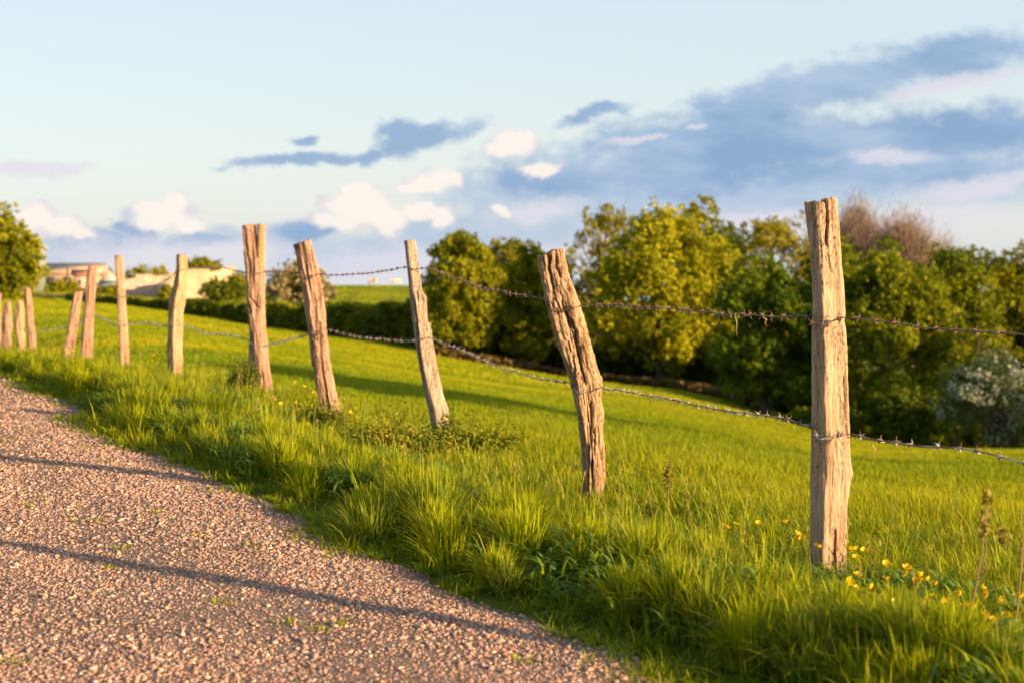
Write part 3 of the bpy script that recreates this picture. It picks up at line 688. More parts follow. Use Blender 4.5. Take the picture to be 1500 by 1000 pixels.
def strand(name, label, pts, mat, seed):
    """pts: (px, py, Y) way-points from right to left"""
    P = [W(*p) for p in pts]
    Q = smooth_path(P, .006)
    root = empty(name, P[len(P) // 2]); tag(root, label, 'barbed wire', 'barbed wire strands of the fence')
    org = np.array(root.location)
    d = np.concatenate([[0], np.cumsum(np.linalg.norm(np.diff(Q, axis=0), axis=1))])
    t = np.gradient(Q, axis=0); t /= np.linalg.norm(t, axis=1, keepdims=True)
    a = np.cross(t, [0, 0, 1.]); a /= np.linalg.norm(a, axis=1, keepdims=True); b = np.cross(t, a)
    Q = Q + ((fbm(d * 6, seed, 0, seed, 3) - .5) * .014)[:, None] * b + ((fbm(d * 6, seed + 5, 0, seed, 3) - .5) * .014)[:, None] * a
    bt = Batch()
    for ph in (0, np.pi):
        w = 2 * np.pi * d / .045 + ph
        H = Q + .0019 * (np.cos(w)[:, None] * a + np.sin(w)[:, None] * b)
        V, q, tr = tube(H - org, .0017, 5)
        bt.add(V, q, tr, np.ones((len(V), 3)))
    link('twisted_wires', bt.mesh('twisted_wires', True), mat, root)
    # one barb: two little coils with four points
    bb = Batch()
    for off, ang in ((-.004, .4), (.004, 1.9)):
        th = np.linspace(0, 2 * np.pi * 1.6, 22)
        V, q, tr = tube(np.stack([off + .0018 * th / 6, .0058 * np.cos(th), .0058 * np.sin(th)], 1), .0018, 5); bb.add(V, q, tr, np.ones((len(V), 3)))
        for s in (1, -1):
            v = np.array((.002 * s, math.cos(ang), math.sin(ang))); w_ = np.array((0, -v[2], v[1]))
            p0 = np.array((off, 0, 0)) + .005 * w_ * s
            V, q, tr = tube([p0, p0 + v * s * .011, p0 + v * s * .022 + np.array((.004 * s, 0, 0))], [.0017, .0016, .0007], 5); bb.add(V, q, tr, np.ones((len(V), 3)))
    bme = bb.mesh('barb', True); bme.materials.append(mat)
    pos = np.arange(.03, d[-1], .098) + rng.normal(0, .012, len(np.arange(.03, d[-1], .098)))
    ii = np.clip(np.searchsorted(d, pos), 1, len(Q) - 2)
    vis = [i for i in ii if -.365 < Q[i, 0] / Q[i, 1] < .365]; rest = [i for i in ii if i not in vis]
    vis.sort(key=lambda i: Q[i, 1])
    def frame(i):
        z = rng.uniform(0, 6.28); a1 = a[i] * math.cos(z) + b[i] * math.sin(z); b1 = np.cross(t[i], a1)
        return np.stack([t[i], a1, b1], 1)
    from mathutils import Matrix
    first = None
    for i in vis[:96]:
        o = bpy.data.objects.new('barb', bme); COL.objects.link(o); o.parent = root
        m = Matrix(frame(i).tolist()).to_4x4(); m.translation = Vector(Q[i] - org)
        o.matrix_local = m
    others = vis[96:] + rest
    if others:
        v0 = np.array([v.co for v in bme.vertices]); f4 = [p.vertices[:] for p in bme.polygons]
        q0 = np.array([f for f in f4 if len(f) == 4]); t0 = np.array([f for f in f4 if len(f) == 3])
        rb = Batch()
        for i in others: rb.add(v0 @ frame(i).T + Q[i] - org, q0, t0, np.ones((len(v0), 3)))
        tag(link('barbs', rb.mesh('barbs', True), mat, root), kind='stuff')
    return root

def wires():
    def off(px, py, Y): return (px, py, Y)
    top = [(2323, 565, 2.72), (1500, 489, 4.35), (1400, 483, 4.62), (1280, 470, 5.0), (1241, 464, 5.13),
           (1228, 466, 5.11), (1205, 474, 5.105), (1190, 474, 5.12), (1184, 463, 5.22), (1140, 464, 5.45), (1060, 460, 5.95), (960, 450, 6.7), (880, 446, 7.4), (856, 446, 7.6),
           (848, 448, 7.58), (830, 453, 7.59), (808, 457, 7.60), (797, 438, 7.72), (760, 432, 8.0), (700, 420, 8.6), (650, 402, 9.3), (630, 394, 9.68), (614, 393, 9.8),
           (606, 397, 9.81), (598, 391, 9.84), (570, 396, 10.1), (520, 402, 10.75), (480, 403, 11.15), (468, 402, 11.3), (452, 406, 11.30), (440, 400, 11.33), (420, 398, 11.8), (388, 398, 12.95), (374, 402, 13.07), (360, 400, 13.1), (330, 393, 14), (276, 392, 16.0), (258, 398, 16.05), (250, 407, 16.2), (215, 424, 17.1), (190, 432, 18.0), (178, 436, 18.2)]
    strand('barbed_wire_strand', 'upper rusty barbed wire strand strung along the fence posts', top, M_RUST, 3)
    low = [(2323, 810, 2.72), (1500, 677, 4.35), (1440, 661, 4.52), (1380, 653, 4.68), (1320, 649, 4.86), (1280, 645, 5.0), (1246, 635, 5.12), (1228, 636, 5.10), (1197, 644, 5.10), (1189, 623, 5.2),
           (1140, 611, 5.5), (1050, 598, 6.05), (960, 581, 6.75), (900, 570, 7.3), (880, 568, 7.55), (868, 572, 7.58), (846, 576, 7.59), (836, 562, 7.7), (780, 553, 8.15), (720, 533, 8.7), (680, 514, 9.2), (650, 503, 9.6), (634, 495, 9.78),
           (622, 494, 9.79), (608, 500, 9.83), (580, 499, 10.2), (540, 496, 10.7), (505, 489, 11.05), (480, 482, 11.3), (466, 484, 11.28), (452, 490, 11.32), (425, 497, 11.9), (396, 504, 12.9), (384, 507, 13.05), (368, 503, 13.1), (360, 496, 13.25), (330, 489, 14.2), (300, 489, 15.2), (282, 481, 15.8), (266, 475, 16.05), (250, 477, 16.08), (240, 477, 16.4), (215, 472, 17.2), (186, 476, 18.1), (172, 477, 18.2), (140, 461, 20), (130, 462, 20.05), (112, 478, 21.7), (100, 478, 21.9), (50, 487, 24.8), (30, 482, 27.3), (12, 478, 29.3)]
    strand('barbed_wire_strand', 'lower galvanised barbed wire strand sagging between the fence posts', low, M_WIRE, 8)
    # staples
    for i, y, px, py in ((0, 5.10, 1204, 474), (0, 5.10, 1229, 464), (0, 5.09, 1228, 636), (1, 7.58, 850, 447), (1, 7.58, 868, 571), (2, 9.8, 609, 396), (2, 9.8, 614, 496), (3, 11.27, 462, 404), (3, 11.27, 466, 485), (4, 13.05, 372, 402), (5, 16.05, 262, 396)):
        c = np.array(W(px, py, y)) - np.array(POST[i].location)
        th = np.linspace(0, np.pi, 9); s = .010
        P = np.stack([s * .35 * np.cos(th), -.006 * np.sin(th) - .004, s * np.cos(th)], 1)
        P = np.concatenate([[P[0] + (0, .03, 0)], P, [P[-1] + (0, .03, 0)]]) + c
        V, q, tr = tube(P, .0018, 6)
        link('staple', np_mesh('staple', V, [q, tr], np.ones((len(V), 3)), True), M_RUST, POST[i])
    # straws caught on the upper strand
    for px, py, Y, dx, dn, lab in ((1078, 459, 5.83, 1.5, 34, 'long dry straw dangling from the upper barbed wire'), (1119, 462, 5.57, 4, 16, 'short dry straw hooked on the upper barbed wire left of the nearest post'), (1278, 647, 5.0, 4, 26, 'dry straw hanging from the lower barbed wire right of the nearest post')):
        p = [W(px, py, Y - .008), W(px - 2, py + 3, Y - .010), W(px + dx, py + dn * .4, Y - .012), W(px + dx * .4, py + dn * .65, Y - .009), W(px + dx, py + dn, Y - .012)]
        V, q, tr = tube(np.array(p) - np.array(p[0]), [.0016, .0022, .0018, .0013, .0006], 5)
        o = link('straw', np_mesh('straw', V, [q, tr], np.tile((.42, .30, .13), (len(V), 1)), True), M_STEM); o.location = p[0]
        tag(o, lab, 'straw')

# ------------------------------------------------------------------ trees
def leaf_quads(P, nrm, size, col, asp=1.5):
    n = len(P)
    r = rng.normal(0, 1, (n, 3)); t = np.cross(nrm, r); t /= np.maximum(np.linalg.norm(t, axis=1, keepdims=True), 1e-6)
    b = np.cross(nrm, t); s = np.asarray(size).reshape(-1, 1)
    V = np.stack([P - t * s * .5 * asp, P - b * s * .5 + nrm * s * .08, P + t * s * .5 * asp, P + b * s * .5 + nrm * s * .08], 1).reshape(-1, 3)
    q = np.arange(n * 4).reshape(n, 4)
    return V, q, None, np.repeat(col, 4, 0)

def unit(n):
    v = rng.normal(0, 1, (n, 3)); return v / np.linalg.norm(v, axis=1, keepdims=True)

def branch_tubes(bt, p0, p1, r0, col, kids=0, klen=.4, wig=.12, sides=7):
    p0, p1 = np.array(p0, float), np.array(p1, float); L = np.linalg.norm(p1 - p0)
    t = np.linspace(0, 1, 7)[:, None]
    mid = rng.normal(0, wig * L, 3); mid[2] += .08 * L
    P = p0 + (p1 - p0) * t + mid * (t * (1 - t)) * 2
    V, q, tr = tube(P, r0 * (1 - .82 * t[:, 0]), sides)
    bt.add(V, q, tr, np.tile(col, (len(V), 1)))
    for _ in range(kids):
        k = rng.integers(2, 6); d = (p1 - p0) / L + unit(1)[0] * .9; d /= np.linalg.norm(d)
        branch_tubes(bt, P[k], P[k] + d * L * klen * rng.uniform(.6, 1.2), r0 * (1 - .82 * t[k, 0]) * .6, col, 0, wig=wig, sides=5)

BARK = np.array((.10, .075, .052))
def tree(name, label, px, top, base, width, Y, col, col2, n=16000, leaf=.30, lobes=46, lobe_r=.24, skirt=.12, airy=0.0, droop=0.0, cat='tree', group=None, flower=None, depthk=1.0, asym=0.0, bark=BARK, bare=False, visible_limbs=10, full=.75, spray=None):
    """crown described by its picture: centre px, top/base py, width px at distance Y"""
    X0 = (px - 750) / F * Y; zt = CAM - (top - 375) / F * Y; zb = CAM - (base - 375) / F * Y
    g = min(gz(X0, Y), zb + .5)
    H = zt - g; Wd = width * 1.08 / F * Y
    root = empty(name, (X0, Y, g)); tag(root, label, cat, group)
    zc0 = max(zb - g, 0) + H * skirt; rz = (H - zc0) / 2; cz_ = zc0 + rz
    rx = Wd / 2; ry = Wd / 2 * depthk
    spray = spray or .0075 * H + .05 * leaf * 3
    lr = lobe_r * 1.22 * (rx * ry * rz) ** (1 / 3)
    # lobe centres: filled ellipsoid, biased to the shell
    u = unit(lobes * 3); rad = rng.uniform(.25, 1, lobes * 3) ** .5
    c = u * rad[:, None]; c = c[np.argsort(-rad)][:lobes * 2]; c = c[rng.permutation(len(c))[:lobes]]
    bulge = 1 + (fbm(c[:, 0] * 1.9 + 7, c[:, 1] * 1.9, c[:, 2] * 1.9, int(abs(px)) % 91, 2) - .5) * .62
    c = c * bulge[:, None]
    low = c[:, 2] < 0; hx = np.hypot(c[:, 0], c[:, 1]); k_ = np.where(low, 1 / np.sqrt(np.maximum(1 - np.clip(c[:, 2], -.95, 0) ** 2, .12)), 1); k_ = 1 + (k_ - 1) * full
    c[:, :2] *= np.minimum(k_, 1.02 / np.maximum(hx, .05))[:, None]
    wz = np.where(c[:, 2] < 0, 1 - .10 * c[:, 2] ** 2, 1 - .25 * np.maximum(c[:, 2], 0) ** 3)
    LR = lr * rng.uniform(.65, 1.35, lobes)
    LC = np.stack([c[:, 0] * np.maximum(rx - LR * .8, .2 * rx) * wz, c[:, 1] * np.maximum(ry - LR * .8, .2 * ry) * wz, cz_ + c[:, 2] * np.maximum(rz - LR * .75, .2 * rz)], 1)
    LC[:, 0] += asym * LC[:, 2] / H * rx
    # trunk and limbs
    tb = Batch()
    tr0 = max(.035 * H, .05) * (.8 if airy else 1)
    lean = rng.normal(0, .03, 2) * H
    th_ = np.linspace(0, 1, 9)[:, None]
    tp = np.array((0, 0, -.3)) + (np.array((lean[0], lean[1], cz_ + rz * .55)) - np.array((0, 0, -.3))) * th_ + np.array((rng.normal(0, .02) * H, 0, 0)) * np.sin(th_ * np.pi)
    rr_ = tr0 * (1 - .8 * th_[:, 0]); rr_[0] *= 1.5; rr_[1] *= 1.1
    V, q, t3 = tube(tp, rr_, 10); tb.add(V, q, t3, np.tile(bark, (len(V), 1)))
    order = rng.permutation(lobes)[:max(visible_limbs, int(visible_limbs * (1 + airy * 3)))]
    for k in order:
        s = np.clip((LC[k, 2] - H * .1) / (cz_ + rz * .55) * rng.uniform(.45, .8), .12, .9); j = s * 8; j0 = int(j)
        p0 = tp[j0] + (tp[min(j0 + 1, 8)] - tp[j0]) * (j - j0)
        branch_tubes(tb, p0, LC[k], tr0 * (1 - .8 * s) * .55, bark, 2 if (airy or bare) else 1, sides=6)
    link('trunk', tb.mesh('trunk', True), M_BARK, root)
    # leaves
    cb = Batch(); n = int(n * 2.6); leaf = leaf * .55
    w = LR ** 2; cnt = rng.multinomial(n, w / w.sum()); li = np.repeat(np.arange(lobes), cnt)
    d = unit(n); d[:, 2] = np.where(d[:, 2] < -.3, d[:, 2] * .6, d[:, 2]); d /= np.linalg.norm(d, axis=1, keepdims=True)
    rad = (1.08 - .62 * rng.random(n) ** 1.6) * (1 + (fbm(d[:, 0] * 2.3 + li * 3.1, d[:, 1] * 2.3, d[:, 2] * 2.3, 4, 3) - .5) * .9)
    P = LC[li] + d * (LR[li] * rad)[:, None] * np.array((1.08, 1.08, .86 + .55 * droop))
    if airy: # open the crown: leaves gather in small sprays
        hole = fbm(P[:, 0] * 1.1 / lr * 1.2, P[:, 1] * 1.1 / lr * 1.2, P[:, 2] * 1.1 / lr * 1.2, 13, 2)
        keep = hole > .36 + .14 * airy
        P, d, li = P[keep], d[keep], li[keep]
    m = len(P); ns_ = max(m // 11, 1); pick = rng.integers(0, m, ns_); sp = rng.integers(0, ns_, m)
    jit = rng.normal(0, 1, (m, 3)); dn = d[pick][sp]; jit -= dn * ((jit * dn).sum(1) * .55)[:, None]
    P = P[pick][sp] + jit * spray; d = dn; li = li[pick][sp]
    hole = fbm(P[:, 0] * .75 + px, P[:, 1] * .75, P[:, 2] * .75, 23, 3); kp = hole > .40
    P, d, li = P[kp], d[kp], li[kp]
    P[:, 2] = np.maximum(P[:, 2], .1)
    m = len(P)
    nr = d * .7 + unit(m) * 1.0 + np.array((0, 0, .2)); nr /= np.linalg.norm(nr, axis=1, keepdims=True)
    lt = rng.normal(.45, .24, lobes)[li] + rng.normal(0, .22, m)
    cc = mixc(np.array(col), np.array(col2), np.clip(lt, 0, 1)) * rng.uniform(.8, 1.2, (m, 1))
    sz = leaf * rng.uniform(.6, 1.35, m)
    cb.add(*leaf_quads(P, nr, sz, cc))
    if flower is not None:
        fcol, frac, zmax = flower
        fl = rng.random(lobes) < frac
        k = fl[li] & (d[:, 2] > -.6)
        Pf = P[k] + d[k] * leaf * .25
        fc = np.array(fcol) * rng.uniform(.8, 1.1, (len(Pf), 1))
        cb.add(*leaf_quads(Pf, nr[k], leaf * rng.uniform(.6, 1.25, len(Pf)), fc, 1.1))
    link('crown', cb.mesh('crown'), M_LEAF, root)
    return root

def bare_tree(label, px, top, base, width, Y, twig):
    X0 = (px - 750) / F * Y; zt = CAM - (top - 375) / F * Y; g = gz(X0, Y); H = zt - g; Wd = width / F * Y
    root = empty('bare_tree', (X0, Y, g)); tag(root, label, 'tree', 'trees of the wood beyond the meadow')
    tb = Batch(); bark = np.array((.20, .13, .11))
    V, q, t3 = tube([(0, 0, -.3), (.1, 0, H * .3), (0, .1, H * .55)], [.035 * H * .8, .022 * H * .8, .012 * H * .8], 8); tb.add(V, q, t3, np.tile(bark, (len(V), 1)))
    cb = Batch()
    for k in range(80):
        d = unit(1)[0]; d[2] = abs(d[2])
        r_ = rng.uniform(.75, 1.0) * (1 + .12 * math.sin(3 * math.atan2(d[1], d[0]) + px))
        e = np.array((d[0] * Wd * .47 * r_, d[1] * Wd * .47 * r_, H * .62 + d[2] * r_ * H * .345)); s0 = np.array((0, .05, H * rng.uniform(.3, .55)))
        branch_tubes(tb, s0, e, .0055 * H, bark, 2, .22, .07, 5)
        n = 560; t = rng.uniform(.40, 1.0, n)[:, None]; P = s0 + (e - s0) * t + rng.normal(0, .085 * Wd, (n, 3))
        dd = (P - np.array((0, 0, H * .4))); dd /= np.linalg.norm(dd, axis=1, keepdims=True); dd = dd + rng.normal(0, .35, (n, 3)); dd /= np.linalg.norm(dd, axis=1, keepdims=True)
        L = rng.uniform(.4, 1.1, (n, 1)); sd = np.cross(dd, unit(n)); sd /= np.linalg.norm(sd, axis=1, keepdims=True); w = .020
        V = np.stack([P - sd * w, P + sd * w, P + dd * L], 1).reshape(-1, 3)
        cb.add(V, None, np.arange(3 * n).reshape(n, 3), np.repeat(np.array(twig) * rng.uniform(.6, 1.3, (n, 1)), 3, 0))
        n = 40; cb.add(*leaf_quads(P[:n] + dd[:n] * L[:n], unit(n), .10 * rng.uniform(.6, 1.2, n), np.array((.42, .27, .13)) * rng.uniform(.6, 1.3, (n, 1))))
    link('trunk', tb.mesh('trunk', True), M_BARK, root)
    link('crown', cb.mesh('crown'), M_STEM, root)

OL1, OL2 = (.13, .155, .008), (.38, .36, .014)          # olive, sunlit spring leaves
DK1, DK2 = (.055, .095, .008), (.17, .20, .012)         # dark dense green
YG1, YG2 = (.21, .235, .010), (.50, .46, .018)          # yellow green
WOOD = 'trees of the wood beyond the meadow'
def trees():
    t = tree
    t('tree', 'dense rounded olive tree at the left edge in front of the green barn', -8, 303, 446, 142, 112, OL1, OL2, 17000, .34, 66, .24, .0, full=1)
    t('tree', 'low round treetop rising behind the left half of the pale wall', 218, 387, 428, 62, 262, OL1, OL2, 3500, .5, 22, .34, .1)
    t('tree', 'spiky treetop rising behind the right half of the pale wall', 298, 374, 425, 58, 264, OL1, OL2, 3500, .5, 22, .32, .1)
    t('bush', 'yellowish bush at the right end of the pale wall', 352, 392, 440, 46, 205, OL1, OL2, 3500, .4, 20, .34, .0, cat='bush')
    t('bush', 'dark green shrub below the right end of the pale wall', 330, 412, 444, 74, 190, DK1, DK2, 3500, .4, 24, .34, .0, cat='bush')
    t('hawthorn', 'small round hawthorn with cream blossom on the hedge behind the round reddish post', 436, 376, 484, 102, 122, (.15, .16, .02), (.30, .27, .04), 9000, .26, 44, .26, .04, flower=((.80, .64, .42), .8, 1))
    t('tree', 'dense domed olive tree at the left end of the wood', 678, 328, 524, 116, 98, OL1, OL2, 22000, .28, 90, .19, .02, group=WOOD)
    t('tree', 'darker domed tree tucked behind the leftmost olive tree of the wood', 738, 341, 536, 108, 108, (.10, .125, .008), (.26, .24, .012), 15000, .30, 64, .21, .02, group=WOOD)
    t('tree', 'narrow olive tree directly left of the pitted leaning post', 776, 358, 545, 88, 102, OL1, OL2, 11000, .28, 48, .22, .02, group=WOOD)
    t('tree', 'low tree behind the pitted leaning post', 818, 376, 555, 124, 116, OL1, OL2, 10000, .30, 44, .22, .02, group=WOOD)
    t('tree', 'airy tall tree with visible pale limbs right of the pitted leaning post', 882, 288, 560, 150, 110, (.19, .20, .02), (.40, .35, .03), 13000, .27, 60, .17, .10, airy=.75, group=WOOD, visible_limbs=16)
    t('tree', 'broad bright yellow green tree with drooping boughs in the middle of the wood', 972, 302, 566, 228, 95, YG1, YG2, 30000, .30, 110, .17, .03, droop=.6, group=WOOD, airy=.15)
    t('tree', 'tall round topped green tree behind the broad yellow green tree', 1014, 282, 500, 136, 132, OL1, (.33, .31, .014), 14000, .36, 60, .21, .1, group=WOOD)
    t('tree', 'narrow dark green tree wedged between two tall round crowns', 1088, 314, 540, 96, 140, DK1, DK2, 7000, .34, 34, .25, .05, group=WOOD)
    t('tree', 'thin leaved yellowish tree left of the nearest post, sky showing through', 1138, 301, 560, 146, 126, (.22, .20, .02), (.42, .37, .03), 15000, .30, 62, .19, .05, airy=.25, group=WOOD, visible_limbs=16)
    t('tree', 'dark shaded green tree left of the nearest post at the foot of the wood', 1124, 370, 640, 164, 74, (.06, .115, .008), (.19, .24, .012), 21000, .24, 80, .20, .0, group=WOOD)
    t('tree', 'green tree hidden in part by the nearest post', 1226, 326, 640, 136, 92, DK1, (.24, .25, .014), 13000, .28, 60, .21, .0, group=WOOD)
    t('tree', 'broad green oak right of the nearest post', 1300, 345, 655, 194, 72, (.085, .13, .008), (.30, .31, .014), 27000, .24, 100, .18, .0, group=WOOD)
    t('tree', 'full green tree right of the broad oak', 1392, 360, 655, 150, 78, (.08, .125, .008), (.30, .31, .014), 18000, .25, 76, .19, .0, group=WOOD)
    bare_tree('leafless mauve brown tree just right of the nearest post top', 1254, 282, 560, 100, 136, (.25, .18, .14))
    bare_tree('broad leafless brown tree behind the oak', 1334, 306, 560, 140, 128, (.25, .175, .125))
    t('tree', 'small rust coloured tree between the leafless tree and the dark trees', 1388, 348, 560, 54, 112, (.16, .085, .02), (.30, .15, .03), 6000, .30, 28, .25, .05, group=WOOD)
    t('tree', 'dark green tree with a pointed top near the right edge', 1436, 350, 600, 90, 98, DK1, DK2, 9000, .28, 40, .23, .02, group=WOOD)
    t('tree', 'yellowish green tree cut by the right edge', 1490, 344, 640, 112, 88, OL1, OL2, 14000, .27, 60, .2, .0, group=WOOD)
    t('tree', 'green tree just outside the right edge of the photo', 1590, 350, 650, 150, 80, OL1, OL2, 12000, .32, 60, .2, .0, group=WOOD)
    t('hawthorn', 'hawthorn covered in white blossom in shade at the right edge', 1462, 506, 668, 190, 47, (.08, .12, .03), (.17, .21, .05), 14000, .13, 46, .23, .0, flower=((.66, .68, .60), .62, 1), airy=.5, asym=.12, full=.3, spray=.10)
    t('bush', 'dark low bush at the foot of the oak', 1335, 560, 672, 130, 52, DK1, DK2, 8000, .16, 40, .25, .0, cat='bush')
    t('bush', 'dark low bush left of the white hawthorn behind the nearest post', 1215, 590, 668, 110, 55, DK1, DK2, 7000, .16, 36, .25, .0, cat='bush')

def farm_bushes():
    t = tree
    t('bush', 'small olive bush growing against the pinkish farmyard wall', 244, 419, 440, 26, 205, OL1, OL2, 1500, .4, 14, .36, .0, cat='bush')
    t('bush', 'ragged bush before the blue grey trailer', 160, 418, 440, 34, 200, OL1, OL2, 1600, .4, 14, .36, .0, cat='bush')
    t('bush', 'green bush at the foot of the long cream shed', 92, 408, 436, 46, 205, OL1, OL2, 2000, .4, 16, .34, .0, cat='bush')
    t('bush', 'thin weedy bush before the bright cream wall', 312, 404, 440, 30, 212, OL1, OL2, 1300, .4, 14, .36, .0, cat='bush', airy=.4)

def hedge():
    bt = Batch()
    pts = [(100, 434, 442, 150), (180, 437, 456, 140), (250, 441, 468, 130), (330, 445, 480, 124), (420, 448, 492, 118), (520, 447, 504, 113), (630, 446, 520, 108)]
    P = np.array(pts, float); n = 46000
    px = rng.uniform(100, 640, n); Y = np.interp(px, P[:, 0], P[:, 3]) + rng.uniform(-1, 1, n) * 1.8
    tp = np.interp(px, P[:, 0], P[:, 1]); 
    X = (px - 750) / F * Y; g = ground(X, Y); H = CAM - (tp - 375) / F * Y - g
    H = np.maximum(H, .8) * (.75 + .5 * fbm(px * .06, Y * .8, 0, 61, 3))
    f = rng.random(n) ** .6
    lump = fbm(X * .9, Y * .9, f * 3, 62, 3)
    Y = Y + (lump - .5) * 2.5
    V = np.stack([X, Y, g + f * H], 1)
    nr = unit(n) + np.array((0, -.5, .5)); nr /= np.linalg.norm(nr, axis=1, keepdims=True)
    c = mixc(np.array((.14, .17, .014)), np.array((.42, .39, .022)), np.clip(1.6 * (lump - .35) + rng.normal(0, .15, n), 0, 1))
    bt.add(*leaf_quads(V, nr, rng.uniform(.18, .42, n), c))
    o = empty('hedgerow', W(400, 486, 119)); tag(o, 'long dark hedgerow dividing the meadow from the far pasture', 'hedge')
    me = bt.mesh('foliage'); c_ = link('foliage', me, M_LEAF, o); c_.location = -o.location
    bt = Batch(); n = 42000
    px = rng.uniform(630, 1560, n); Y = np.interp(px, [630, 800, 950, 1120, 1250, 1560], [104, 108, 103, 88, 84, 84]) + rng.uniform(-1, 9, n); X = (px - 750) / F * Y
    hb = np.interp(px, [630, 760, 1000, 1560], [1.6, 2.4, 3.4, 4.2]) * (.35 + 1.1 * fbm(X * .35, Y * .35, 0, 81, 3))
    f = rng.random(n) ** .6; V = np.stack([X, Y, ground(X, Y) + f * hb], 1)
    nr = unit(n) + np.array((0, -.5, .4)); nr /= np.linalg.norm(nr, axis=1, keepdims=True)
    c = mixc(np.array((.05, .075, .01)), np.array((.15, .16, .016)), rng.random(n))
    bt.add(*leaf_quads(V, nr, rng.uniform(.2, .45, n), c))
    tag(link('undergrowth', bt.mesh('undergrowth'), M_LEAF), 'dark tangled undergrowth between the trunks of the wood', 'undergrowth', kind='stuff')
    # bracken and leaf litter along the foot of the wood
    bt = Batch(); n = 9000
    px = rng.uniform(640, 1120, n); Y = np.interp(px, [640, 800, 950, 1120], [97, 98, 90, 76]) + rng.uniform(-2, 4, n); X = (px - 750) / F * Y
    V = np.stack([X, Y, ground(X, Y) + rng.random(n) * .55], 1)
    c = np.array((.17, .115, .04)) * rng.uniform(.5, 1.4, (n, 1)); nr = unit(n) + np.array((0, 0, .6)); nr /= np.linalg.norm(nr, axis=1, keepdims=True)
    bt.add(*leaf_quads(V, nr, rng.uniform(.15, .4, n), c))
    tag(link('dead_bracken', bt.mesh('dead_bracken'), M_LEAF), 'rusty brown dead bracken along the foot of the wood', 'bracken', kind='stuff')

# ------------------------------------------------------------------ small plants
def leafy_bush(label, px, py, Y, wpx, hm, col, col2, n=2600, leaf=.020, name='bramble_bush'):
    X0 = (px - 750) / F * Y; g = gz(X0, Y); w = wpx / F * Y / 2
    root = empty(name, (X0, Y, g)); tag(root, label, 'bush')
    sb = Batch(); cb = Batch()
    ns = 64; per = n // ns
    for k in range(ns):
        a = rng.uniform(0, 6.28); rr = math.sqrt(rng.random()); e = np.array((math.cos(a) * rr * w, math.sin(a) * rr * w * .55, hm * rng.uniform(.35, 1.25) * (1 - .55 * rr ** 2)))
        s = np.array((e[0] * .35, e[1] * .35, -.02)); t = np.linspace(0, 1, 8)[:, None]
        P = s + (e - s) * t + np.array((e[0] * .15, 0, .12 * hm)) * np.sin(t * np.pi)
        V, q, tr = tube(P, .0035 * (1 - .7 * t[:, 0]), 5); sb.add(V, q, tr, np.tile((.12, .10, .035), (len(V), 1)))
        tt = rng.uniform(.25, 1.03, per)[:, None]
        L = s + (e - s) * tt + np.array((e[0] * .15, 0, .12 * hm)) * np.sin(tt * np.pi) + rng.normal(0, .034, (per, 3))
        nr = unit(per) + np.array((0, -.2, .9)); nr /= np.linalg.norm(nr, axis=1, keepdims=True)
        tint = np.clip(rng.normal(.4, .3) + rng.normal(0, .2, per), 0, 1)
        cb.add(*leaf_quads(L, nr, leaf * rng.uniform(.6, 1.4, per), mixc(np.array(col), np.array(col2), tint), 1.6))
    link('stems', sb.mesh('stems', True), M_STEM, root); link('foliage', cb.mesh('foliage'), M_LEAF, root)

def small_plants():
    leafy_bush('small leaved bramble bush around the foot of the slim split post', 690, 632, 9.5, 150, .27, (.10, .15, .012), (.30, .30, .02), 6500, .014)
    leafy_bush('sprawling bramble bush with yellow tips between the slim post and the reddish post', 565, 668, 8.9, 190, .25, (.09, .14, .012), (.38, .33, .03), 7000, .014)
    leafy_bush('low bushy plant at the foot of the round reddish post', 470, 640, 10.6, 80, .20, (.08, .13, .012), (.27, .27, .02), 3400, .014)
    leafy_bush('dark herb clump against the foot of the forked post', 358, 548, 12.9, 44, .30, (.06, .10, .014), (.18, .21, .02), 3400, .013, 'herb_clump')
    # dry stalks near the right edge
    def stalk(label, pts, Y, r, branches=(), heads=()):
        P = np.array([W(x, y, Y) for x, y in pts]); g = gz(P[0][0], Y); P = np.concatenate([[(P[0][0], Y, g - .02)], P]); org = P[0] + (0, 0, .02)
        root = empty('dry_stalk', org); tag(root, label, 'stalk')
        rr = np.linspace(r, r * .45, len(P)); V, q, tr = tube(P - org, rr, 7)
        link('stem', np_mesh('stem', V, [q, tr], np.tile((.30, .17, .10), (len(V), 1)), True), M_STEM, root)
        for b in branches:
            Q = np.array([W(x, y, Y) for x, y in b]) + np.array([(0, .02 * k, 0) for k in range(len(b))]); V, q, tr = tube(Q - org, np.linspace(r * .7, r * .3, len(Q)), 6)
            link('branch', np_mesh('branch', V, [q, tr], np.tile((.27, .15, .09), (len(V), 1)), True), M_STEM, root)
        for x, y, s in heads:
            bt = Batch(); n = 44; c = np.array(W(x, y, Y)) - org; L = c + np.clip(rng.normal(0, 1, (n, 3)), -1.4, 1.4) * np.array((s * .35, s * .35, s))
            bt.add(*leaf_quads(L, unit(n), rng.uniform(.007, .015, n), mixc(np.array((.20, .19, .03)), np.array((.38, .28, .07)), rng.random(n)), 1.8))
            link('seed_head', bt.mesh('seed_head'), M_LEAF, root)
    stalk('tall dry brown stalk with a side branch and green seed heads near the right edge', [(1414, 935), (1423, 890), (1432, 845), (1440, 790), (1446, 740)], 3.75, .0030, [[(1414, 935), (1390, 912), (1363, 886)], [(1432, 845), (1452, 800), (1478, 775)]], [(1441, 770, .018), (1446, 735, .020), (1468, 785, .013)])
    stalk('straight dry brown stalk at the right edge', [(1488, 915), (1493, 860), (1499, 790), (1501, 740)], 3.9, .0034)
    stalk('thin reddish dock stem between the two nearest posts', [(978, 745), (979, 712), (976, 680)], 6.2, .0032, [], [(977, 690, .03), (978, 705, .02)])

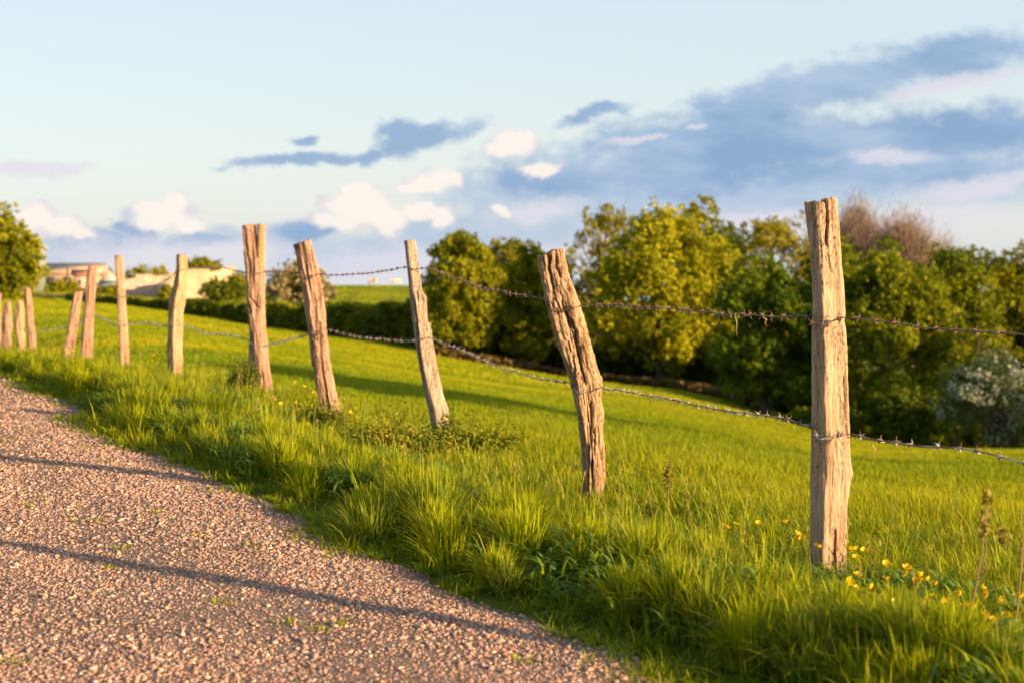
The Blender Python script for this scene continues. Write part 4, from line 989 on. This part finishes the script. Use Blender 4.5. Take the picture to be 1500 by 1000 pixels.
def buttercups():
    # prototype head: five cupped petals and a boss
    bt = Batch()
    for k in range(5):
        a = k * 2 * math.pi / 5; rows = []
        for r_, z_, w_ in ((.0015, 0, .002), (.006, .0025, .0062), (.0098, .0062, .0068), (.0125, .0105, .0030)):
            rows += [(r_, -w_, z_), (r_ + .0006, 0, z_ - .0008), (r_, w_, z_)]
        V = np.array(rows); ca, sa = math.cos(a), math.sin(a)
        V = np.stack([V[:, 0] * ca - V[:, 1] * sa, V[:, 0] * sa + V[:, 1] * ca, V[:, 2]], 1)
        q = np.array([(3 * i + j, 3 * i + j + 1, 3 * i + j + 4, 3 * i + j + 3) for i in range(3) for j in range(2)])
        bt.add(V, q, None, np.tile((.80, .50, .010), (12, 1)))
    V, q, tr = tube([(0, 0, 0), (0, 0, .003), (0, 0, .005)], [.003, .0034, .001], 8); bt.add(V, q, tr, np.tile((.55, .42, .02), (len(V), 1)))
    head = bt.mesh('bloom', True); head.materials.append(M_PETAL)
    def stem_mesh(L, b):
        P = np.array([(0, 0, 0), (b * .1, 0, L * .4), (b * .5, 0, L * .75), (b, 0, L)]); V, q, tr = tube(P, [.0016, .0014, .0012, .001], 5)
        me = np_mesh('stem', V, [q, tr], np.tile((.12, .17, .02), (len(V), 1)), True); me.materials.append(M_STEM); return me
    stems = [(stem_mesh(1.0, b), b) for b in (.06, -.08, .12)]
    near = [(1065, 772), (1085, 768), (1100, 766), (1150, 766), (1163, 784), (1180, 790), (1201, 801), (1239, 806), (1243, 816), (1256, 804), (1272, 808), (1289, 825), (1297, 848), (1326, 833), (1336, 842), (1341, 851), (1361, 850), (1375, 855), (1386, 884), (1365, 872), (1401, 915), (1410, 908), (1425, 890), (1449, 862), (1461, 880), (1495, 873), (1458, 915), (1462, 931), (1430, 953), (1490, 955), (1487, 978), (1478, 930), (1495, 985), (1452, 946), (1440, 900), (1412, 890), (1470, 1005 - 20)]
    mid = [(402, 585), (410, 592), (424, 571), (431, 590), (437, 578), (441, 600), (446, 567), (450, 584), (455, 594), (461, 575), (466, 588), (405, 603), (378, 608), (376, 618), (387, 613), (452, 622), (462, 640), (512, 604), (525, 612), (520, 598), (398, 620), (430, 560), (420, 610), (442, 612), (610 - 120, 628)]
    far = [(62, 515), (66, 517), (77, 511), (87, 515), (95, 512), (106, 514), (201, 553), (223, 554), (223, 520), (224, 529), (188, 547), (54, 519), (150, 521), (262, 556), (300, 560), (318, 548)]
    lab = {0: ('yellow buttercup in the drift around the foot of the nearest post', 'buttercups by the nearest post'), 1: ('small yellow buttercup in the long grass beside the reddish and forked posts', 'buttercups by the reddish and forked posts'), 2: ('tiny yellow buttercup in the verge before the far left posts', 'buttercups by the far left posts')}
    near += [(float(rng.uniform(1235, 1500)), float(py)) for py in rng.uniform(835, 985, 26)]
    for kind, L in enumerate((near, mid, far)):
        for i, (px, py) in enumerate(L):
            if kind == 0: Y = float(np.interp(py, [765, 800, 860, 990], [5.3, 4.9, 4.4, 3.62])) - .10 + rng.uniform(-.08, .08)
            elif kind == 1: Y = float(np.interp(py, [560, 640], [12.2, 9.6]))
            else: Y = float(np.interp(py, [510, 560], [19.5, 13.0]))
            p = W(px, py, Y); g = gz(p.x, Y); L_ = max(p.z - g, .06); sc = 1.12 if kind == 0 else 1.45
            root = empty('buttercup', (p.x, Y, g), rng.uniform(0, 6.28)); tag(root, lab[kind][0], 'flower', lab[kind][1])
            sm, b = stems[i % 3]
            s = bpy.data.objects.new('stem', sm); COL.objects.link(s); s.parent = root; s.scale = (L_, L_, L_)
            h = bpy.data.objects.new('bloom', head); COL.objects.link(h); h.parent = root; h.location = (b * L_, 0, L_ - .001)
            h.rotation_euler = (rng.normal(0, .45), rng.normal(0, .45), rng.uniform(0, 6.28)); sc *= rng.uniform(.8, 1.15); h.scale = (sc, sc, sc)

# ------------------------------------------------------------------ farm buildings and cows
def box(bt, x0, x1, y0, y1, z0, z1, col):
    V = np.array([(x, y, z) for z in (z0, z1) for y in (y0, y1) for x in (x0, x1)], float)
    q = np.array([(0, 2, 3, 1), (4, 5, 7, 6), (0, 1, 5, 4), (2, 6, 7, 3), (0, 4, 6, 2), (1, 3, 7, 5)])
    bt.add(V, q, None, np.tile(col, (8, 1)))

def gable(bt, x0, x1, y0, y1, z0, z1, th, col):
    """pitched roof slabs, ridge along y... ridge along x when x1-x0 is longer"""
    xm = (x0 + x1) / 2
    for a, b in ((x0, xm), (x1, xm)):
        V = np.array([(a, y0, z0), (a, y1, z0), (b, y1, z1), (b, y0, z1), (a, y0, z0 + th), (a, y1, z0 + th), (b, y1, z1 + th), (b, y0, z1 + th)], float)
        q = np.array([(0, 1, 2, 3), (4, 7, 6, 5), (0, 3, 7, 4), (1, 5, 6, 2), (0, 4, 5, 1), (3, 2, 6, 7)])
        bt.add(V, q, None, np.tile(col, (8, 1)))

def building(name, label, cat, Y, x0, x1, eave, ridge, base, wall, roof, depth=9, along=False, windows=()):
    X0, X1 = (x0 - 750) / F * Y, (x1 - 750) / F * Y; ze = CAM - (eave - 375) / F * Y; zr = CAM - (ridge - 375) / F * Y; zb = CAM - (base - 375) / F * Y
    xm = (X0 + X1) / 2; o = empty(name, (xm, Y, zb), -math.atan2(xm, Y)); tag(o, label, cat)
    hw = (X1 - X0) / 2; e = ze - zb; r = zr - zb
    bt = Batch(); box(bt, -hw, hw, 0, depth, -1.5, e, wall)
    if not along:   # gable end towards the camera
        V = np.array([(-hw, 0, e), (hw, 0, e), (0, 0, r), (-hw, depth, e), (hw, depth, e), (0, depth, r)], float)
        bt.add(V, np.array([(0, 2, 5, 3), (1, 4, 5, 2)]), np.array([(0, 1, 2), (3, 5, 4)]), np.tile(wall, (6, 1)))
    link('wall', bt.mesh('wall'), M_PLAST, o)
    rb = Batch()
    if not along: gable(rb, -hw - .4, hw + .4, -.4, depth + .4, e + .02, r + .05, .18, roof)
    else:
        for a, b in ((-.5, depth / 2), (depth + .5, depth / 2)):
            V = np.array([(-hw - .4, a, e), (hw + .4, a, e), (hw + .4, b, r), (-hw - .4, b, r), (-hw - .4, a, e + .18), (hw + .4, a, e + .18), (hw + .4, b, r + .18), (-hw - .4, b, r + .18)], float)
            rb.add(V, np.array([(0, 1, 2, 3), (4, 7, 6, 5), (0, 3, 7, 4), (1, 5, 6, 2), (0, 4, 5, 1), (3, 2, 6, 7)]), None, np.tile(roof, (8, 1)))
    link('roof', rb.mesh('roof'), M_PLAST, o)
    for wx, wz, ww, wh in windows:
        wb = Batch(); box(wb, wx - ww / 2, wx + ww / 2, -.06, .05, wz, wz + wh, (.06, .055, .05)); link('window', wb.mesh('window'), M_PLAST, o)
    return o

def far_wall(label, pts, Y, base, col, slant=0.0):
    """pts: (px, top py) along the top"""
    P = np.array(pts, float); X = (P[:, 0] - 750) / F * Y; Z = CAM - (P[:, 1] - 375) / F * Y
    o = empty('farmyard_wall', (X.mean(), Y, CAM - (base - 375) / F * Y)); tag(o, label, 'wall', 'pale farmyard walls'); org = np.array(o.location)
    n = 140; xs = np.linspace(X[0], X[-1], n); zs = np.interp(xs, X, Z) + (fbm(xs * 1.4, 2.2, 0, 3, 3) - .5) * .25
    ys = Y + slant * np.linspace(-.5, .5, n); k = ys / Y; xs = xs * k; zs = CAM + (zs - CAM) * k
    V = []
    for y in (-.3, .3): V += [np.stack([xs, ys + y, np.full(n, org[2] - 2)], 1), np.stack([xs, ys + y, zs], 1)]
    V = np.concatenate(V) - org; i = np.arange(n - 1)
    a, b, c, d = i, i + n, i + 2 * n, i + 3 * n
    q = np.concatenate([np.stack([a, a + 1, b + 1, b], 1), np.stack([c, d, d + 1, c + 1], 1), np.stack([b, b + 1, d + 1, d], 1), [(0, n, 3 * n, 2 * n), (n - 1, 3 * n - 1, 4 * n - 1, 2 * n - 1)]])
    C = np.array(col) * (.35 + 1.25 * fbm(np.tile(xs, 4) * .45, np.repeat([0, 1, 0, 1], n), 0, 5, 3))[:, None]
    cop = Batch(); Vc = np.concatenate([np.stack([xs, ys - .42, zs + .004], 1), np.stack([xs, ys - .42, zs + .16], 1), np.stack([xs, ys + .42, zs + .004], 1), np.stack([xs, ys + .42, zs + .16], 1)]) - org
    cop.add(Vc, q, None, np.tile(np.array(col) * .72, (len(Vc), 1)))
    link('masonry', np_mesh('masonry', V, [q], C), M_PLAST, o)
    link('coping', cop.mesh('coping'), M_PLAST, o)

def farm():
    CREAM = (.46, .34, .23); PALE = (.50, .44, .38)
    building('barn', 'green gabled barn with a pale roof edge behind the leftmost tree', 'barn', 215, -20, 65, 366, 333, 415, (.20, .235, .20), (.50, .42, .33), 22)
    building('farm_shed', 'long low cream shed right of the green barn', 'shed', 262, 62, 152, 401, 387, 420, CREAM, (.50, .37, .25), 12, True, [(-4, .3, 1.5, 1.5), (-1, .3, 1.5, 1.5), (2.5, .3, 1.5, 1.5)])
    building('farm_shed', 'small brick red roofed shed before the long cream shed', 'shed', 240, 108, 126, 404, 397, 420, (.46, .34, .27), (.26, .12, .09), 4, True, [(0, .3, .5, .8)])
    building('farmhouse', 'small pinkish house with a stepped gable behind the straight clean post', 'house', 250, 149, 170, 405, 392, 428, (.48, .38, .34), (.40, .30, .27), 6)
    building('trailer', 'blue grey covered trailer parked before the small pinkish house', 'trailer', 236, 150, 173, 420, 413, 431, (.22, .27, .29), (.24, .30, .33), 3, True)
    far_wall('stained pinkish farmyard wall left of the crooked post', [(180, 411), (199, 408), (200, 403), (224, 402), (225, 405), (247, 404)], 228, 436, (.36, .28, .215), 8)
    far_wall('bright cream farmyard wall right of the crooked post', [(249, 401), (274, 400), (275, 396), (306, 395), (307, 399), (324, 398), (325, 393), (345, 392)], 224, 434, (.52, .38, .24), 16)
    # ploughed strip on the left
    px = np.linspace(36, 118, 30); V = []
    for Y in (168, 182):
        X = (px - 750) / F * Y; V.append(np.stack([X, np.full(30, Y), ground(X, np.full(30, Y)) + .35], 1))
    V = np.concatenate(V); i = np.arange(29); me = np_mesh('ploughed_strip', V, [np.stack([i, i + 1, i + 31, i + 30], 1)], np.tile((.13, .075, .06), (60, 1)))
    tag(link('dirt_track', me, M_PLAST), 'dark brown bare earth track below the farm', 'track', kind='structure')
    # two electric poles by the farm
    for px, top, Y, lab in ((99, 388, 236, 'short wooden pole before the cream shed'), (65, 374, 222, 'dark wooden pole beside the green barn')):
        p = W(px, top, Y); g = gz(p.x, Y); V, q, tr = tube([(0, 0, -.3), (0, 0, (p.z - g) * .5), (.05, 0, p.z - g)], [.22, .19, .15], 8)
        o = link('pole', np_mesh('pole', V, [q, tr], np.tile((.13, .09, .07), (len(V), 1)), True), M_BARK); o.location = (p.x, Y, g); tag(o, lab, 'pole')

def cow(label, px, Y, rz, patches, flip=1):
    X = (px - 750) / F * Y; g = gz(X, Y)
    root = empty('cow', (X, Y, g), rz); tag(root, label, 'cow', 'cows on the far crest')
    me = bpy.data.meshes.new('body'); bm = bmesh.new(); sk = bm.verts.layers.skin.verify()
    J = {}
    def v(n, co, r, ry=None):
        x = bm.verts.new(co); x[sk].radius = (r, ry or r); J[n] = x
    v('pelvis', (-.75, 0, 1.18), .34); v('belly', (-.2, 0, 1.08), .42); v('chest', (.4, 0, 1.08), .40); v('withers', (.72, 0, 1.2), .28); v('neck', (1.02, 0, 1.22), .19); v('poll', (1.28, 0, 1.30), .15); v('muzzle', (1.62, 0, 1.06), .09)
    v('rump', (-1.02, 0, 1.22), .22); v('tail', (-1.12, 0, 1.05), .04); v('tailend', (-1.14, 0, .55), .045)
    for s, nm in ((.22, 'l'), (-.22, 'r')):
        v('fs' + nm, (.55, s, .85), .15); v('fk' + nm, (.56, s, .45), .085); v('ff' + nm, (.57, s, .04), .07)
        v('hs' + nm, (-.78, s, .92), .19); v('hk' + nm, (-.92, s, .50), .085); v('hf' + nm, (-.84, s, .04), .075)
        v('ear' + nm, (1.22, s * 1.0, 1.36), .05)
    E = [('pelvis', 'belly'), ('belly', 'chest'), ('chest', 'withers'), ('withers', 'neck'), ('neck', 'poll'), ('poll', 'muzzle'), ('pelvis', 'rump'), ('rump', 'tail'), ('tail', 'tailend')]
    for nm in 'lr': E += [('chest', 'fs' + nm), ('fs' + nm, 'fk' + nm), ('fk' + nm, 'ff' + nm), ('pelvis', 'hs' + nm), ('hs' + nm, 'hk' + nm), ('hk' + nm, 'hf' + nm), ('poll', 'ear' + nm)]
    for a, b in E: bm.edges.new((J[a], J[b]))
    for x in bm.verts: x[sk].use_root = x is J['pelvis']
    bm.to_mesh(me); bm.free()
    m, nt = new_mat('cow_coat'); n = N(nt); tc = n('ShaderNodeTexCoord').outputs['Object']
    c = n.mix(n.mapr(n.noise(tc, patches[2], 2, .4), .47, .53), patches[0], patches[1])
    p = n('ShaderNodeBsdfPrincipled'); p.inputs['Roughness'].default_value = .8; n.l(c, p.inputs['Base Color']); o = n('ShaderNodeOutputMaterial'); n.l(p.outputs[0], o.inputs[0])
    b = link('body', me, m, root); b.modifiers.new('skin', 'SKIN').use_smooth_shade = True; b.modifiers.new('sub', 'SUBSURF').levels = 1; b.modifiers['sub'].render_levels = 1

def cows():
    cow('red brown and white cow grazing on the far crest', 547, 322, R(20), ((.30, .10, .05), (.62, .52, .42), 1.0))
    cow('cream white cow on the far crest near the slim post', 580, 324, R(196), ((.66, .56, .44), (.60, .42, .28), .8))

# ------------------------------------------------------------------ sky, sun, camera
EXPO = 1.1
SUN_EL = 14
SUN_DIR = Vector((.84, -.54, math.tan(R(SUN_EL)))).normalized()
def world():
    w = bpy.data.worlds.new('World'); SC.world = w; w.use_nodes = True
    nt = w.node_tree; nt.nodes.clear(); n = N(nt)
    STR = .10; K = 1 / (STR * 2 ** EXPO)
    def lin(r, g, b, k=1.0):
        f = lambda c: ((c / 255 + .055) / 1.055) ** 2.4
        return (f(r) * K * k, f(g) * K * k, f(b) * K * k)
    sky = n('ShaderNodeTexSky'); sky.sky_type = 'NISHITA'; sky.sun_disc = False
    sky.sun_elevation = R(SUN_EL); sky.sun_rotation = math.atan2(SUN_DIR.x, SUN_DIR.y); sky.air_density = 1.0; sky.dust_density = 1.2; sky.ozone_density = 1.0
    d = n('ShaderNodeTexCoord').outputs['Generated']
    s = n('ShaderNodeSeparateXYZ'); n.l(d, s.inputs[0])
    yy = n.math('MAXIMUM', s.outputs[1], .08)
    cu = n.math('ADD', n.math('MULTIPLY', n.math('DIVIDE', s.outputs[0], yy), 2.083), .75)
    cv = n.math('SUBTRACT', .375, n.math('MULTIPLY', n.math('DIVIDE', s.outputs[2], yy), 2.083))
    front = n.mapr(s.outputs[1], .1, .5)
    cm = n('ShaderNodeCombineXYZ'); n.l(cu, cm.inputs[0]); n.l(cv, cm.inputs[1]); P = cm.outputs[0]
    def nz(scale, sx, sy, det=7, rough=.55, off=0, color=False):
        mp = n('ShaderNodeMapping'); mp.inputs['Scale'].default_value = (sx, sy, 1); mp.inputs['Location'].default_value = (off, off * .7, off * 1.3); n.l(P, mp.inputs[0])
        q = n('ShaderNodeTexNoise'); q.inputs['Scale'].default_value = scale; q.inputs['Detail'].default_value = det; q.inputs['Roughness'].default_value = rough; n.l(mp.outputs[0], q.inputs['Vector'])
        return q.outputs['Color'] if color else q.outputs['Fac']
    def warp(amt, scale, sx, sy, off):
        v = n('ShaderNodeVectorMath', operation='SUBTRACT'); n.l(nz(scale, sx, sy, 6, .6, off, True), v.inputs[0]); v.inputs[1].default_value = (.5, .5, .5)
        v2 = n('ShaderNodeVectorMath', operation='MULTIPLY'); n.l(v.outputs[0], v2.inputs[0]); v2.inputs[1].default_value = (amt[0], amt[1], 0)
        v3 = n('ShaderNodeVectorMath', operation='ADD'); n.l(v2.outputs[0], v3.inputs[0]); n.l(P, v3.inputs[1]); return v3.outputs[0]
    def field(vec, ells):
        out = None
        for cx, cy, a, b, th in ells:
            mp = n('ShaderNodeMapping', vector_type='TEXTURE'); mp.inputs['Location'].default_value = (cx, cy, 0); mp.inputs['Rotation'].default_value = (0, 0, R(th)); mp.inputs['Scale'].default_value = (a, b, 1)
            n.l(vec, mp.inputs[0]); ln = n('ShaderNodeVectorMath', operation='LENGTH'); n.l(mp.outputs[0], ln.inputs[0])
            v = n.math('SUBTRACT', 1.0, ln.outputs['Value'])
            out = v if out is None else n.math('SMOOTH_MAX', out, v, .15)
        return out
    wB0 = warp((.11, .05), 7, 1, 1.9, 3.1)
    q_ = n('ShaderNodeVectorMath', operation='SUBTRACT'); n.l(nz(30, 1, 1.7, 6, .6, 7.2, True), q_.inputs[0]); q_.inputs[1].default_value = (.5, .5, .5)
    q2_ = n('ShaderNodeVectorMath', operation='MULTIPLY'); n.l(q_.outputs[0], q2_.inputs[0]); q2_.inputs[1].default_value = (.035, .020, 0)
    q3_ = n('ShaderNodeVectorMath', operation='ADD'); n.l(q2_.outputs[0], q3_.inputs[0]); n.l(wB0, q3_.inputs[1]); wB = q3_.outputs[0]
    wW0 = warp((.05, .045), 11, 1, 1.2, 8.2)
    v_ = n('ShaderNodeVectorMath', operation='SUBTRACT'); n.l(nz(42, 1, 1.1, 4, .55, 2.2, True), v_.inputs[0]); v_.inputs[1].default_value = (.5, .5, .5)
    v2_ = n('ShaderNodeVectorMath', operation='MULTIPLY'); n.l(v_.outputs[0], v2_.inputs[0]); v2_.inputs[1].default_value = (.022, .020, 0)
    v3_ = n('ShaderNodeVectorMath', operation='ADD'); n.l(v2_.outputs[0], v3_.inputs[0]); n.l(wW0, v3_.inputs[1]); wW = v3_.outputs[0]; wS = warp((.16, .05), 4, 1, 2, 5.5)
    blue = [(1.20, .128, .37, .042, -14), (1.40, .085, .17, .046, -6), (1.13, .214, .52, .050, -6), (1.42, .195, .28, .050, -3), (.98, .245, .36, .055, -4), (1.03, .195, .26, .045, -9), (1.3, .245, .25, .035, 0), (.80, .262, .13, .035, -6),
            ]
    small = [(.145, .355, .11, .021, -4), (.30, .351, .075, .019, 0), (.20, .335, .05, .016, 0), (.455, .335, .06, .022, -10), (.61, .203, .125, .022, -13), (.595, .200, .055, .030, -8), (.53, .225, .05, .016, -10), (.44, .236, .14, .014, -4), (.44, .207, .024, .011, 0), (.87, .172, .07, .016, -18)]
    blue_l = [(.78, .285, .20, .05, 0), (1.0, .29, .40, .055, -2), (1.35, .265, .34, .055, 0), (.74, .33, .18, .05, 0), (.92, .315, .2, .04, 0), (.50, .375, .17, .045, 0), (.46, .325, .06, .030, -15), (.15, .353, .095, .022, -4), (.31, .349, .065, .020, 0), (.10, .372, .10, .022, 0), (.20, .318, .045, .020, 0), (.62, .345, .10, .04, 0), (.42, .35, .10, .03, 0)]
    white = [(.235, .320, .070, .022, 0), (.258, .300, .034, .026, 0), (.212, .312, .040, .024, 0), (.285, .330, .035, .014, 0), (.05, .318, .040, .028, 0), (.095, .335, .050, .022, 0), (.02, .335, .04, .03, 0), (.12, .342, .03, .016, 0),
             (.515, .302, .064, .032, 0), (.522, .282, .036, .024, 0), (.562, .320, .042, .032, 0), (.480, .325, .044, .022, 0), (.545, .30, .04, .03, 0), (.635, .270, .056, .020, 0), (.655, .262, .030, .020, 0), (.60, .276, .03, .012, 0), (.62, .306, .044, .014, 0), (.652, .316, .022, .024, 0),
             (.752, .211, .040, .025, -6), (.730, .224, .028, .016, 0), (.765, .203, .02, .018, 0), (.792, .247, .048, .014, -4), (.738, .309, .017, .018, 0)]
    veil = [(1.31, .228, .10, .013, 3), (1.44, .275, .14, .026, -8), (1.30, .325, .30, .035, -4), (.20, .392, .28, .032, -3), (.90, .365, .22, .032, -6), (1.12, .318, .10, .014, -4), (1.40, .124, .14, .018, -9), (1.02, .187, .03, .006, -4), (.65, .395, .5, .05, 0), (.25, .37, .3, .04, 0), (.93, .205, .06, .008, -10), (.05, .25, .10, .018, 0), (.80, .31, .10, .02, -6), (1.1, .345, .4, .05, 0)]
    base = n.mix(n.math('MULTIPLY', front, .80), sky.outputs[0], n.mix(n.mapr(cv, -.1, .36), lin(220, 237, 246), lin(234, 239, 238)))
    thin = n.mapr(nz(3.2, 1, 2.2, 5, .6, 11), .30, .62, .55, 1.0)
    fine = nz(22, 1, 1.6, 8, .6, 1.7)
    def mask(f, amp, lo, hi, op):
        v = n.math('ADD', f, n.math('MULTIPLY', n.math('SUBTRACT', fine, .5), amp))
        return n.math('MULTIPLY', n.math('MULTIPLY', n.mapr(v, lo, hi), op), front)
    fB = field(wB, blue); fL = field(wS, blue_l); fW = field(wW, white); fV = field(wB, veil)
    c = n.mix(n.math('MULTIPLY', mask(fL, .8, -.08, .60, .92), thin), base, n.mix(n.mapr(nz(5, 1, 2, 4, .5, 9), .35, .65), lin(160, 188, 221), lin(188, 203, 226)))
    c = n.mix(n.math('MULTIPLY', mask(fB, 1.2, -.08, .62, .95), n.mapr(thin, .55, 1.0, .82, 1.0)), c, n.mix(n.mapr(nz(6, 1, 2.6, 5, .55, 4), .35, .68), lin(136, 169, 208), lin(168, 193, 222)))
    c = n.mix(mask(field(wB, small), 1.0, -.02, .60, .88), c, lin(143, 174, 210))
    c = n.mix(mask(fV, 1.0, .0, .75, .8), c, lin(228, 225, 235))
    # cumulus: warm lit tops, slightly mauve undersides
    wc = n.mix(n.mapr(n.math('ADD', n.math('MULTIPLY', nz(14, 1, 1.3, 5, .6, 6), .8), n.math('MULTIPLY', fW, .55)), .36, .68), lin(222, 212, 226), lin(255, 246, 236))
    c = n.mix(mask(fW, 1.6, .0, .55, .95), c, wc)
    # behind and beside the camera: plain broken cloud so that the sky goes on
    bg = n('ShaderNodeBackground'); bg.inputs['Strength'].default_value = STR; n.l(c, bg.inputs['Color'])
    o = n('ShaderNodeOutputWorld'); n.l(bg.outputs[0], o.inputs[0])

def sun_cam():
    L = bpy.data.lights.new('sun', 'SUN'); L.energy = 5.0; L.angle = R(.7); L.color = (1.0, .69, .37)
    o = bpy.data.objects.new('sun', L); COL.objects.link(o); o.rotation_euler = (-SUN_DIR).to_track_quat('-Z', 'Y').to_euler(); o.location = (8, -3, 6)
    c = bpy.data.cameras.new('camera'); co = bpy.data.objects.new('camera', c); COL.objects.link(co)
    co.location = (0, 0, CAM); co.rotation_euler = (R(90), 0, 0)
    c.lens = 50; c.sensor_width = 36; c.shift_y = -125 / 1500; c.clip_start = .05; c.clip_end = 9000
    c.dof.use_dof = True; c.dof.focus_distance = 5.9; c.dof.aperture_fstop = 3.2
    SC.camera = co
    v = SC.view_settings; v.view_transform = 'Standard'; v.look = 'None'; v.exposure = EXPO; v.gamma = 1

def shade_trees():
    # unseen tree added beyond the right edge, its crown raised to shade the meadow
    Y = 13.0
    tree('tree', 'added unseen tree outside the right edge of the photo, shading the meadow', 750 + 7.6 / Y * F, 375 + (CAM - 2.9) * F / Y, 375 + (CAM - 1.25) * F / Y, 3.5 / Y * F, Y, OL1, OL2, 9000, .2, 40, .30, .0)

def right_wood():
    for X, Y, zt, w, lab in ((38, 54, 4.5, 9, 'broad tree outside the right edge of the photo, nearest of the shading row'), (45, 55, 5.5, 10, 'tall tree outside the right edge of the photo, second of the shading row'), (53, 55, 5.0, 10, 'round tree outside the right edge of the photo, third of the shading row'), (61, 57, 5.5, 10, 'green tree outside the right edge of the photo, last of the shading row'), (37, 34, 3.6, 8, 'bushy tree outside the right edge of the photo, shading the white hawthorn')):
        g = gz(X, Y)
        tree('tree', lab, 750 + X / Y * F, 375 + (CAM - zt) * F / Y, 375 + (CAM - g) * F / Y, w / Y * F, Y, OL1, OL2, 5500, .5, 40, .25, .0, group='trees outside the right edge')

terrain(); path(); stones(); verge_grass(); meadow_grass()
posts(); wires(); trees(); farm_bushes(); hedge(); small_plants(); buttercups(); farm(); cows(); shade_trees(); right_wood()
world(); sun_cam()
SC.cycles.max_bounces = 6; SC.cycles.transparent_max_bounces = 4
SC.cycles.use_denoising = True
